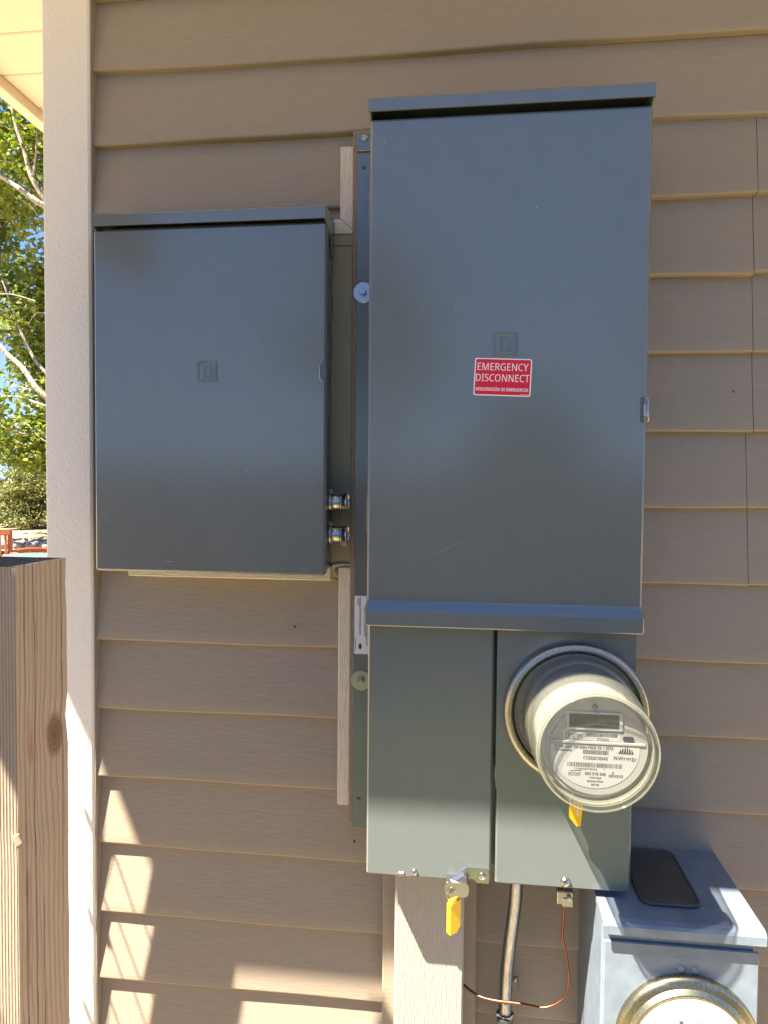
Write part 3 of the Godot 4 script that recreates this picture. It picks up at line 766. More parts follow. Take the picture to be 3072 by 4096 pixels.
func build_meter() -> void:
	var t := thing("electricity_meter", "round glass watt-hour meter with digital display, ringed into the grey panel", "electricity meter", Vector3(0.1403, -0.2857, 0))
	var up := func(z: float) -> Transform3D: return Transform3D(Basis(), Vector3(0, 0, z))
	var c := Vector3(0.0043, 0.0025, 0)
	# sealing ring
	part("sealing_ring", lathed([Vector3(0.0900, 0.1372, 1), Vector3(0.0905, 0.1440, 1), Vector3(0.0892, 0.1490, 1), Vector3(0.0860, 0.1520, 1), Vector3(0.0825, 0.1526, 1), Vector3(0.0800, 0.1515, 1), Vector3(0.0790, 0.1480, 1), Vector3(0.0786, 0.1400, 2)], 96), M.ring_metal, t)
	part("base", lathed([Vector3(0.0784, 0.1376, 1), Vector3(0.0784, 0.1452, 1), Vector3(0.0765, 0.1470, 2), Vector3(0.0600, 0.1470, 3), Vector3(0.0600, 0.1600, 4), Vector3(0.0, 0.1600, 5)], 72), M.meter_base, t)
	part("inner_ring", lathed([Vector3(0.0768, 0.1472, 1), Vector3(0.0768, 0.1486, 1), Vector3(0.0757, 0.1494, 1), Vector3(0.0746, 0.1486, 1), Vector3(0.0746, 0.1472, 1)], 72), M.glass_edge, t)
	part("body", lathed([Vector3(0.0565, 0.1602, 1), Vector3(0.0565, 0.1800, 1), Vector3(0.0590, 0.1830, 2), Vector3(0.0585, 0.2560, 3), Vector3(0.0560, 0.2590, 4), Vector3(0.0, 0.2590, 5)], 72, Transform3D(Basis(), Vector3(0.002, 0.001, 0))), M.meter_body, t)
	# ribs moulded into the side of the body
	for a in [2.05, 2.45, 2.62, 0.9]:
		var d := Vector3(cos(a), sin(a), 0)
		part("rib", bbox(Vector3(-0.0009, -0.0012, 0.166), Vector3(0.0009, 0.0012, 0.254), 0.0005, Transform3D(Basis(Vector3.BACK, a), d * 0.0602 + Vector3(0.002, 0.001, 0))), M.glass_edge, t)
	# face plate and what is printed and mounted on it
	var z := 0.2592
	var fp := part("face_plate", lathed([Vector3(0.0548, 0.0, 1), Vector3(0.0548, 0.0020, 1), Vector3(0.0542, 0.0026, 2), Vector3(0.0, 0.0026, 3)], 72, Transform3D(Basis(), c + Vector3(0, 0, z))), M.plate, t)
	z += 0.0026
	var X := c.x - 0.0043
	part("ridge", bbox(Vector3(-0.0475, 0.0045, z), Vector3(0.0560, 0.0078, z + 0.0014), 0.0006), M.plate, fp)
	var st := mb()
	extrude_z(st, rounded(-0.0285, 0.0312, 0.0205, 0.0400, 0.0015), z, z + 0.0016)
	part("display_bezel", st, M.nameplate, t)
	var lcd := part("display", bbox(Vector3(-0.0258, 0.0232, z + 0.0014), Vector3(0.0272, 0.0380, z + 0.0020)), M.lcd, t)
	letters("digits", "01091+", Vector3(-0.001, 0.0312, z + 0.0020), 0.0360, 0.0088, M.lcd_ink, lcd)
	part("indicator", lathed([Vector3(0.0026, 0, 1), Vector3(0.0026, 0.003, 1), Vector3(0.0018, 0.0048, 1), Vector3(0, 0.0054, 1)], 16, Transform3D(Basis(), Vector3(0.0014, 0.0462, z))), M.screw_dark, t)
	st = mb()
	extrude_z(st, rounded(0.0316, 0.0432, 0.0098, 0.0146, 0.0023), z, z + 0.0012)
	part("optical_port", st, M.black_print, t)
	var fl := part("model_label", bbox(Vector3(-0.0321, 0.0085, z), Vector3(0.0288, 0.0177, z + 0.0003)), M.nameplate, t)
	letters("lettering", "FlexNet", Vector3(-0.0206, 0.0142, z + 0.0003), 0.0178, 0.0050, M.grey_print, fl, true)
	letters("lettering", "MODEL 530E   4A", Vector3(-0.0222, 0.0102, z + 0.0003), 0.0148, 0.0014, M.grey_print, fl, false, true)
	barcode(-0.0072, 0.0265, 0.0128, 0.0170, z + 0.0003, 5, fl)
	letters("lettering", "37653264", Vector3(0.0105, 0.0104, z + 0.0003), 0.0128, 0.0022, M.grey_print, fl)
	# slanted label at the plate's left edge
	st = mb()
	box(st, Vector3(-0.0160, -0.0030, z), Vector3(0.0160, 0.0030, z + 0.0004), 0, Transform3D(Basis(Vector3.BACK, 1.0), Vector3(-0.0375, 0.0255, 0)))
	var bl := part("side_label", st, M.nameplate, t)
	letters("lettering", "BIDIRECTIONAL", Vector3(-0.0375, 0.0255, z + 0.0004), 0.0280, 0.0034, M.grey_print, bl, false, false, 1.0)
	# nameplate: a half disc
	st = mb()
	var hd := PackedVector2Array()
	for i in 33:
		var a := PI + PI * i / 32.0
		hd.append(Vector2(0.0022 + 0.0478 * cos(a), 0.0005 + 0.0450 * sin(a)))
	hd.append(Vector2(0.0500, 0.0022))
	hd.append(Vector2(0.0485, 0.0036))
	hd.append(Vector2(-0.0440, 0.0036))
	hd.append(Vector2(-0.0456, 0.0022))
	extrude_z(st, hd, z, z + 0.0004)
	var np := part("nameplate", st, M.nameplate, t)
	z += 0.0004
	letters("lettering", "CL200 240V 3W 60Hz FM2S Kh 1 30TA", Vector3(-0.0095, 0.0008, z), 0.0632, 0.0036, M.grey_print, np, false, true)
	letters("lettering", "A02G1S069000000", Vector3(-0.0315, -0.0034, z), 0.0190, 0.0018, M.grey_print, np, false, true)
	barcode(-0.0104, 0.0168, -0.0068, -0.0020, z, 8, np)
	letters("lettering", "CC033318243", Vector3(0.0031, -0.0108, z), 0.0260, 0.0036, M.grey_print, np, false, true)
	letters("lettering", "NV", Vector3(0.0266, -0.0096, z), 0.0078, 0.0037, M.black_print, np, false, true)
	letters("lettering", "Energy", Vector3(0.0388, -0.0101, z), 0.0158, 0.0048, M.grey_print, np)
	barcode(-0.0268, 0.0330, -0.0212, -0.0163, z, 12, np)
	letters("lettering", "*1N6033318243        *", Vector3(-0.0030, -0.0232, z), 0.0330, 0.0022, M.grey_print, np)
	letters("lettering", "iCON", Vector3(-0.0190, -0.0292, z), 0.0132, 0.0040, M.grey_print, np, true, true)
	letters("lettering", "033 318 243", Vector3(0.0032, -0.0282, z), 0.0222, 0.0032, M.grey_print, np, false, true)
	letters("lettering", "SENSUS", Vector3(0.0252, -0.0296, z), 0.0154, 0.0028, M.grey_print, np, false, true)
	letters("lettering", "TYPE iSA3", Vector3(0.0032, -0.0327, z), 0.0128, 0.0021, M.grey_print, np, false, true)
	letters("lettering", "Watthour Meter", Vector3(0.0032, -0.0364, z), 0.0180, 0.0021, M.grey_print, np, false, true)
	letters("lettering", "01/16", Vector3(0.0032, -0.0404, z), 0.0082, 0.0026, M.grey_print, np, false, true)
	st = mb()
	for k in 6:   # the fan of blades over the utility's name
		var a := Vector2(0.0262 + 0.0002 * k, -0.0048)
		var b := Vector2(0.0295 + 0.0023 * k, 0.0000 + 0.0026 * sin(k * 0.62))
		var e := Vector2(0.0272 + 0.0028 * k, -0.0047)
		extrude_z(st, PackedVector2Array([b, b + Vector2(0.0009, -0.0006), Vector2(e.x + 0.0024, -0.0046), Vector2(e.x, -0.0048)]), z, z + 0.0002)
	part("utility_mark", st, M.black_print, np)
	st = mb()
	for k in 3: box(st, Vector3(0.0212, -0.0274 + 0.0009 * k, z), Vector3(0.0226, -0.0268 + 0.0009 * k, z + 0.0002))
	part("maker_mark", st, M.grey_print, np)
	st = mb()
	for k in 8:
		var p := Vector2(-0.0235 + 0.0015 * k, -0.0262 + 0.0006 * sin(k * 0.4))
		box(st, Vector3(p.x, p.y, z), Vector3(p.x + 0.0016, p.y + 0.0006, z + 0.0002))
	part("model_arc", st, M.grey_print, np)
	# glass cover
	part("glass_cover", lathed([Vector3(0.0758, 0.1486, 1), Vector3(0.0735, 0.1500, 1), Vector3(0.0722, 0.1560, 1), Vector3(0.0690, 0.2100, 1), Vector3(0.0662, 0.2680, 1), Vector3(0.0655, 0.2745, 1), Vector3(0.0638, 0.2790, 1), Vector3(0.0612, 0.2812, 1)], 96, Transform3D(Basis(), Vector3(0.0025, 0.0015, 0))), M.glass_side, t)
	part("glass_front", lathed([Vector3(0.0610, 0.2813, 1), Vector3(0.0570, 0.2818, 1), Vector3(0.0300, 0.2824, 1), Vector3(0.0, 0.2826, 1)], 96, Transform3D(Basis(), Vector3(0.0025, 0.0015, 0))), M.meter_glass, t)
	part("shadow_sleeve", lathed([Vector3(0.0612, 0.2560, 1), Vector3(0.0616, 0.2700, 1), Vector3(0.0606, 0.2752, 1)], 72, Transform3D(Basis(), Vector3(0.0025, 0.0015, 0))), M.sun_block, t)  # tube added inside the glass to make the meter's cast shadow solid
	var rim := mb()
	var ring := []
	for i in 96: ring.append(Vector3(0.0025 + 0.0640 * cos(TAU * i / 96.0), 0.0015 + 0.0640 * sin(TAU * i / 96.0), 0.2792))
	rod(rim, ring, 0.0011, 6, true)
	var ring2 := []
	for i in 96: ring2.append(Vector3(0.0025 + 0.0598 * cos(TAU * i / 96.0), 0.0015 + 0.0598 * sin(TAU * i / 96.0), 0.2700))
	rod(rim, ring2, 0.0009, 6, true)
	part("glass_rim", rim, M.glass_edge, t)
	# yellow seals
	var s := thing("meter_seal", "yellow plastic seal tag hanging under the round glass meter", "seal tag", Vector3(0.1400, -0.3950, 0.160))
	var o := PackedVector2Array([Vector2(-0.0082, 0.004), Vector2(-0.0082, -0.0160), Vector2(0.0005, -0.0270), Vector2(0.0058, -0.0262), Vector2(0.0080, 0.004)])
	st = mb()
	extrude_z(st, o, -0.0012, 0.0016)
	part("tag", st, M.yellow, s)
	part("label_stripe", bbox(Vector3(0.0010, -0.0140, 0.0016), Vector3(0.0026, 0.0015, 0.0018)), M.paper, s)
	part("seal_wire", roded(curve([Vector3(-0.006, 0.002, 0.0025), Vector3(-0.009, 0.010, 0.0045), Vector3(-0.0055, 0.016, 0.003), Vector3(-0.003, 0.009, 0.0035), Vector3(-0.002, 0.002, 0.003)]), 0.0011, 6), M.chrome_zinc, s)
	s = thing("hasp_seal", "bright yellow plastic seal block wired to the hasp under the panel", "seal tag", Vector3(-0.0105, -0.5350, 0.152))
	var bx := Transform3D(Basis(Vector3.UP, 0.62), Vector3.ZERO)
	st = mb()
	extrude_z(st, PackedVector2Array([Vector2(-0.0072, -0.0020), Vector2(-0.0072, -0.0410), Vector2(0.0030, -0.0400), Vector2(0.0085, -0.0320), Vector2(0.0090, 0.0025)]), -0.0040, 0.0040, bx)
	part("tag", st, M.yellow, s)
	st = mb()
	extrude_z(st, PackedVector2Array([Vector2(-0.0078, -0.0030), Vector2(0.0012, 0.0008), Vector2(0.0022, 0.0085), Vector2(-0.0040, 0.0040)]), -0.0030, 0.0052, bx)
	part("tag_clip", st, M.yellow, s)
	part("tag_clip", bbox(Vector3(0.0040, 0.0020, -0.003), Vector3(0.0098, 0.0072, 0.003), 0.0012, bx), M.yellow, s)
	part("seal_wire", roded(curve([Vector3(-0.0060, 0.0020, 0.004), Vector3(-0.0090, 0.0120, 0.004), Vector3(-0.0030, 0.0200, 0.0035), Vector3(0.0010, 0.0160, 0.0005), Vector3(0.0005, 0.0050, 0.002)]), 0.0005, 6), M.chrome_zinc, s)

# ---------------------------------------------------------------- below the panel
func build_below() -> void:
	var t := thing("wood_chase", "taupe painted vertical boards running down below the large panel", "boards", Vector3(-0.045, 0, 0))
	part("backing_board", bbox(Vector3(-0.0725, GROUND, -0.016), Vector3(0.0675, -0.5095, 0.0195), 0.002), M.siding, t)
	part("cover_board", bbox(Vector3(-0.0495, GROUND, 0.0200), Vector3(0.0488, -0.5180, 0.0700), 0.0025), M.chase_paint, t)
	var c := thing("metal_conduit", "bent galvanized conduit dropping from the panel along the wall", "conduit", Vector3(0.07, -0.5, 0.04))
	part("pipe", roded(curve([Vector3(0.007, -0.010, 0.018), Vector3(0.0068, -0.055, 0.016), Vector3(0.0055, -0.090, 0.012), Vector3(0.000, -0.150, 0.004), Vector3(-0.0035, -0.200, -0.004), Vector3(-0.0045, -0.240, -0.008), Vector3(-0.0050, -0.330, -0.010), Vector3(-0.0055, -0.98, -0.010)], 5), 0.0092, 20), M.conduit_steel, c)
	part("coupling", lathed([Vector3(0.0098, 0.0, 1), Vector3(0.0128, 0.0006, 1), Vector3(0.0130, 0.004, 1), Vector3(0.0118, 0.006, 2), Vector3(0.0118, 0.034, 2), Vector3(0.0130, 0.036, 3), Vector3(0.0128, 0.041, 3), Vector3(0.0098, 0.0412, 3)], 24, Transform3D(Basis(Vector3.RIGHT, PI / 2), Vector3(-0.0050, -0.268, -0.0085))), M.screw_dark, c)
	var sp := part("strap", bbox(Vector3(0.0035, -0.2500, -0.034), Vector3(0.0155, -0.2280, -0.0320), 0.001), M.screw_dark, c)
	part("strap_screw", lathed([Vector3(0.0035, 0, 1), Vector3(0.0028, 0.0016, 1), Vector3(0, 0.002, 1)], 10, Transform3D(Basis(), Vector3(0.0105, -0.2330, -0.0320))), M.zinc, sp)
	part("hub", lathed([Vector3(0.0125, 0, 1), Vector3(0.0125, 0.008, 1), Vector3(0.0098, 0.009, 2)], 20, Transform3D(Basis(Vector3.RIGHT, PI / 2), Vector3(0.007, -0.0185, 0.018))), M.zinc, c)
	var w := thing("ground_wire", "bare copper ground wire looping from a clamp to the boards", "wire", Vector3(0.137, -0.555, 0.10))
	var pts := []
	for p in [[0.1368, -0.5560, 0.100], [0.1372, -0.5850, 0.090], [0.1386, -0.6180, 0.076], [0.1440, -0.6450, 0.072], [0.1478, -0.6680, 0.071], [0.1488, -0.6880, 0.070], [0.1440, -0.7070, 0.070], [0.1337, -0.7175, 0.070], [0.1220, -0.7245, 0.069], [0.1100, -0.7272, 0.068], [0.0840, -0.7275, 0.064], [0.0518, -0.7295, 0.060], [0.0300, -0.7320, 0.052], [0.0150, -0.7300, 0.044], [0.0030, -0.7270, 0.036], [-0.006, -0.7265, 0.0345]]:
		pts.append(Vector3(p[0], p[1], p[2]) - Vector3(0.137, -0.555, 0.10))
	part("wire", roded(curve(pts, 5), 0.0018, 8), M.copper, w)
	part("clamp", bbox(Vector3(-0.0110, 0.0000, -0.0065), Vector3(0.0105, 0.0180, 0.0080), 0.0012), M.chrome_zinc, w)
	part("clamp_jaw", bbox(Vector3(-0.0040, -0.0020, -0.0060), Vector3(0.0100, 0.0105, 0.0095), 0.001), M.zinc, w)
	part("clamp_bolt", lathed([Vector3(0.0032, 0, 1), Vector3(0.0032, 0.004, 1), Vector3(0.0, 0.0046, 2)], 6, Transform3D(Basis(), Vector3(0.0045, 0.011, 0.0080))), M.zinc, w)

func build_old_socket() -> void:
	var t := thing("old_meter_socket", "weathered light grey meter socket box with a cream blank cover in a brass ring", "meter socket", Vector3(0.265, -0.80, 0))
	var y0 := 0.80
	part("box", bbox(Vector3(-0.0915, -0.45, -0.010), Vector3(0.0890, 0.2640, 0.1640), 0.002), M.old_enamel, t)
	var st := mb()
	extrude_x(st, PackedVector2Array([Vector2(-0.010, 0.2645), Vector2(-0.010, 0.2745), Vector2(0.172, 0.2725), Vector2(0.1785, 0.2700), Vector2(0.1805, 0.2665), Vector2(0.1805, 0.2560), Vector2(0.1785, 0.2560), Vector2(0.1780, 0.2640)]), -0.0930, 0.0960)
	var cap := part("cap", st, M.old_enamel, t)
	# closing plate with a rolled rim on top of the cap
	st = mb()
	extrude_x(st, PackedVector2Array([Vector2(0.010, 0.2738), Vector2(0.010, 0.2780), Vector2(0.124, 0.2772), Vector2(0.132, 0.2765), Vector2(0.1370, 0.2750), Vector2(0.1390, 0.2728)]), -0.0350, 0.0310)
	part("hub_plate", st, M.hub_brown, cap)
	st = mb()
	var rim := []
	for p in rounded(-0.0375, 0.0335, 0.006, 0.1410, 0.012): rim.append(Vector3(p.x, 0.2755, p.y))
	rod(st, rim, 0.0026, 8, true)
	part("hub_rim", st, M.hub_brown, cap)
	part("front_door", bbox(Vector3(-0.0895, -0.448, 0.1645), Vector3(0.0930, 0.2405, 0.1680), 0.0015), M.old_enamel, t)
	for x in [0.0031, 0.0193]:
		part("rivet", lathed([Vector3(0.0042, 0, 1), Vector3(0.0040, 0.0014, 1), Vector3(0.0026, 0.0026, 1), Vector3(0, 0.003, 1)], 18, Transform3D(Basis(), Vector3(x, 0.2125, 0.1680))), M.old_enamel, t)
	var x := Transform3D(Basis(), Vector3(0.0106, 0.1225, 0))
	part("sealing_ring", lathed([Vector3(0.0850, 0.1680, 1), Vector3(0.0852, 0.1740, 1), Vector3(0.0838, 0.1775, 1), Vector3(0.0800, 0.1795, 1), Vector3(0.0745, 0.1815, 1), Vector3(0.0705, 0.1860, 2), Vector3(0.0680, 0.1880, 2), Vector3(0.0668, 0.1850, 2)], 96, x), M.brass_ring, t)
	part("blank_cover", lathed([Vector3(0.0670, 0.1690, 1), Vector3(0.0668, 0.1930, 1), Vector3(0.0655, 0.1965, 1), Vector3(0.0620, 0.1985, 1), Vector3(0.0300, 0.2000, 1), Vector3(0, 0.2004, 1)], 72, x), M.cream_plastic, t)
	for q in [[-0.016, 0.046, 0.0025, 0.5], [0.003, 0.0465, 0.0014, 0.9], [0.030, 0.044, 0.0012, 1.2]]:
		part("cover_nick", lathed([Vector3(q[2], 0.1994, 1), Vector3(q[2] * 0.7, 0.2003, 1), Vector3(0, 0.2006, 1)], 8, x * Transform3D(Basis(Vector3.BACK, q[3]).scaled(Vector3(0.6, 1.5, 1)), Vector3(q[0], q[1], 0)).orthonormalized()), M.screw_dark, t)

# ---------------------------------------------------------------- fence
func build_fence() -> void:
	var t := thing("fence_post", "weathered square wooden fence post with a dark knot, cracked along its side", "fence post", Vector3(-0.4865, GROUND, 0.3555))
	var top := -0.0837 - GROUND
	var o := MeshInstance3D.new()
	o.name = "post"
	var mesh := ArrayMesh.new()
	var x0 := -0.0445
	var x1 := 0.0445
	var n := FastNoiseLite.new()
	n.seed = 12
	n.frequency = 3.0
	var rows := 48
	# side faces (toward +x, -x) and the faces across z, cut into rows so that the arrises wander
	for face in 4:
		var st := mb()
		st.set_smooth_group(-1 if face == 0 else 1)
		# the side toward +x is split by drying cracks: narrow grooves that wander and taper
		var us := [0.0, 0.25, 0.5, 0.75, 1.0]
		if face == 0: us = [0.0, 0.145, 0.16, 0.175, 0.318, 0.33, 0.342, 0.468, 0.48, 0.492, 0.75, 0.87, 0.88, 0.89, 1.0]
		for i in rows:
			for j in us.size() - 1:
				var c := []
				for q in [[0, 0], [1, 0], [1, 1], [0, 1]]:
					var cell: int = j + int(q[0])
					var u: float = us[cell]
					var v: float = (i + q[1]) / float(rows)
					var y := top * (1.0 - v) if v < 1.0 else -0.3
					var corner := func(sx: float, sz: float) -> Vector2:
						var k := n.get_noise_2d(v * 3.0, sx * 13.0 + sz * 31.0) * 0.0007 + maxf(0.0, n.get_noise_2d(v * 22.0, sx * 17.0 + sz * 11.0) - 0.34) * 0.008
						return Vector2(sx * (0.0445 - k), sz * (0.0445 - k))
					var A: Vector2
					var B: Vector2
					match face:
						0: A = corner.call(1.0, 1.0); B = corner.call(1.0, -1.0)
						1: A = corner.call(-1.0, 1.0); B = corner.call(1.0, 1.0)
						2: A = corner.call(-1.0, -1.0); B = corner.call(-1.0, 1.0)
						3: A = corner.call(1.0, -1.0); B = corner.call(-1.0, -1.0)
					var slit := -1
					if face == 0 and cell % 3 == 2 and cell < 9: slit = cell / 3
					if face == 0 and cell == 12: slit = 3
					var pu := u
					if face == 0 and cell > 0 and cell < us.size() - 1: pu += 0.035 * n.get_noise_2d(v * 2.4, floorf(u * 6.5) * 9.0) + 0.008 * n.get_noise_2d(v * 12.0, floorf(u * 6.5) * 5.0)
					var p := A.lerp(B, pu)
					if slit >= 0:
						var span: Array = [[-0.2, 0.75], [-0.2, 1.2], [0.18, 1.2], [-0.2, 0.28]][slit]
						p.x -= 0.009 * clampf(minf(v - span[0], span[1] - v) * 6.0, 0.0, 1.0) * clampf(0.75 + n.get_noise_2d(v * 9.0, slit * 20.0), 0.25, 1.0)
					c.append([Vector3(p.x, y, p.y), Vector2(pu, (top - y) / 0.95)])
				var out: Vector3 = [Vector3.RIGHT, Vector3.BACK, Vector3.LEFT, Vector3.FORWARD][face]
				for w in [[0, 1, 2], [0, 2, 3]]:
					var a: Vector3 = c[w[0]][0]
					var flip: bool = (Vector3(c[w[1]][0]) - a).cross(Vector3(c[w[2]][0]) - a).dot(out) > 0.0
					for k in ([w[0], w[2], w[1]] if flip else w):
						st.set_uv(c[k][1])
						st.add_vertex(c[k][0])
		st.generate_normals()
		st.set_material(M.post_side if face in [0, 2] else M.post_front)
		st.commit(mesh)
	var st2 := mb()
	for i in 6:
		for j in 6:
			var q := []
			for e in [[0, 0], [1, 0], [1, 1], [0, 1]]:
				var u: float = (i + e[0]) / 6.0
				var v: float = (j + e[1]) / 6.0
				var edge: bool = (i + e[0]) in [0, 6] or (j + e[1]) in [0, 6]
				q.append(Vector3(lerpf(x0, x1, u), top + (0.0 if edge else n.get_noise_2d(u * 9.0, v * 9.0) * 0.002 + 0.001), lerpf(-0.0445, 0.0445, v)))
			quad(st2, q[0], q[1], q[2], q[3], Vector3.UP)
	st2.set_material(M.post_top)
	st2.generate_normals()
	st2.commit(mesh)
	o.mesh = mesh
	t.add_child(o, true)
	part("splinter", bbox(Vector3(-0.004, -0.006, -0.003), Vector3(0.004, 0.006, 0.003), 0.0015, Transform3D(Basis(Vector3.BACK, 0.5), Vector3(0.0435, top - 0.275, 0.0435))), M.post_front, t)
	# unseen: wires read from their shadows; stud and plank added to block sun
	var u2 := thing("shadow_stud", "unseen tall narrow stud added to throw a shadow on the siding", "fence stud", Vector3(-0.798, GROUND, 0.3075))
	part("stud", bbox(Vector3(-0.021, -0.1, -0.0475), Vector3(0.021, 2.35, 0.0475), 0.003), M.gate_wood, u2)
	part("cap", bbox(Vector3(-0.028, 2.35, -0.055), Vector3(0.028, 2.37, 0.055), 0.003), M.gate_wood, u2)
	var g := thing("shade_plank", "unseen short wooden plank added to shade the top of the fence post", "fence plank", Vector3(-0.82, 0.505, 0.8))
	part("plank", bbox(Vector3(-0.018, 0.0, -0.22), Vector3(0.018, 0.160, 0.02), 0.003), M.gate_wood, g)
	part("batten", bbox(Vector3(0.0185, 0.0, -0.02), Vector3(0.036, 0.160, 0.018), 0.003), M.gate_wood, g)
	var f := thing("wire_fence", "rusty welded wire mesh of the fence running out from the house", "wire fence", Vector3(-0.85, GROUND, 0.2))
	var ys := [0.004, -0.084, -0.148, -0.244, -0.32, -0.40, -0.48, -0.56, -0.66, -0.80, -0.95]
	for y in ys:
		var pts := []
		for i in 14: pts.append(Vector3(0.002 * sin(i * 1.9 + y * 40.0), y - GROUND + 0.0025 * sin(i * 1.3 + y * 77.0), -0.05 + i * 0.09))
		part("wire", roded(pts, 0.0014, 5), M.wire_steel, f)
	for y in [0.26, 0.16, 0.08]:
		part("wire", roded([Vector3(0, y - GROUND, 0.30), Vector3(0.002, y - GROUND + 0.003, 0.7), Vector3(0, y - GROUND, 1.2)], 0.0014, 5), M.wire_steel, f)
	for i in 8:
		var z := 0.024 + i * 0.115
		var pts := []
		for j in 12:
			var y := -1.0 + j * 0.1
			pts.append(Vector3(0.003, y - GROUND, z + 0.006 * sin(j * 2.1 + i)))
		part("wire", roded(pts, 0.0016, 5), M.wire_steel, f)
	for k in [[0.004, 0.024], [-0.148, 0.028], [-0.32, 0.02]]:   # knots
		part("wire_knot", lathed([Vector3(0.0035, -0.008, 1), Vector3(0.005, 0, 1), Vector3(0.0035, 0.008, 1)], 7, Transform3D(Basis(Vector3.RIGHT, 0.7), Vector3(0, k[0] - GROUND, k[1]))), M.wire_steel, f)

# ---------------------------------------------------------------- yard and background
func leaf_mesh(size: float, wide: float, fold: float) -> ArrayMesh:
	var st := mb()
	var p := [Vector3(0, 0, 0), Vector3(wide * 0.42, size * 0.25, fold), Vector3(wide * 0.5, size * 0.5, fold), Vector3(0, size, 0), Vector3(-wide * 0.5, size * 0.5, fold), Vector3(-wide * 0.42, size * 0.25, fold), Vector3(0, size * 0.45, -fold * 0.3)]
	for i in 6: tri(st, p[6], p[i], p[(i + 1) % 6], Vector3.BACK)
	return made(st)

func crown(called: String, parent: Node, mesh: Mesh, m: StandardMaterial3D, blobs: Array, per: float, seed_: int, vary: float, droop := 0.0) -> void:
	var rng := RandomNumberGenerator.new()
	rng.seed = seed_
	var places: Array[Transform3D] = []
	var cols := []
	var base: Color = m.get_meta("base")
	for b in blobs:   # [centre, radii]
		var c: Vector3 = b[0]
		var r: Vector3 = b[1]
		var tone := rng.randf_range(0.8, 1.2)
		for k in int(per * pow(r.x * r.y * r.z, 0.72)):
			var d := Vector3(rng.randfn(), rng.randfn(), rng.randfn()).normalized() * pow(rng.randf(), 0.45)
			var basis := Basis(Vector3.UP, rng.randf() * TAU) * Basis(Vector3.RIGHT, rng.randf_range(-1.6, 1.6) + droop) * Basis(Vector3.BACK, rng.randf() * TAU)
			places.append(Transform3D(basis.scaled(Vector3.ONE * rng.randf_range(0.65, 1.3)), c + d * r))
			var k2 := tone * rng.randf_range(1.0 - vary, 1.0 + vary)
			cols.append(Color(base.r * k2 * rng.randf_range(0.85, 1.25), base.g * k2, base.b * k2))
	var mm := MultiMesh.new()
	mm.transform_format = MultiMesh.TRANSFORM_3D
	mm.use_colors = true
	mm.mesh = mesh
	mm.instance_count = places.size()
	for i in places.size():
		mm.set_instance_transform(i, places[i])
		mm.set_instance_color(i, cols[i])
	var o := MultiMeshInstance3D.new()
	o.name = called
	o.multimesh = mm
	o.material_override = m
	o.set_meta("kind", "stuff")
	parent.add_child(o, true)

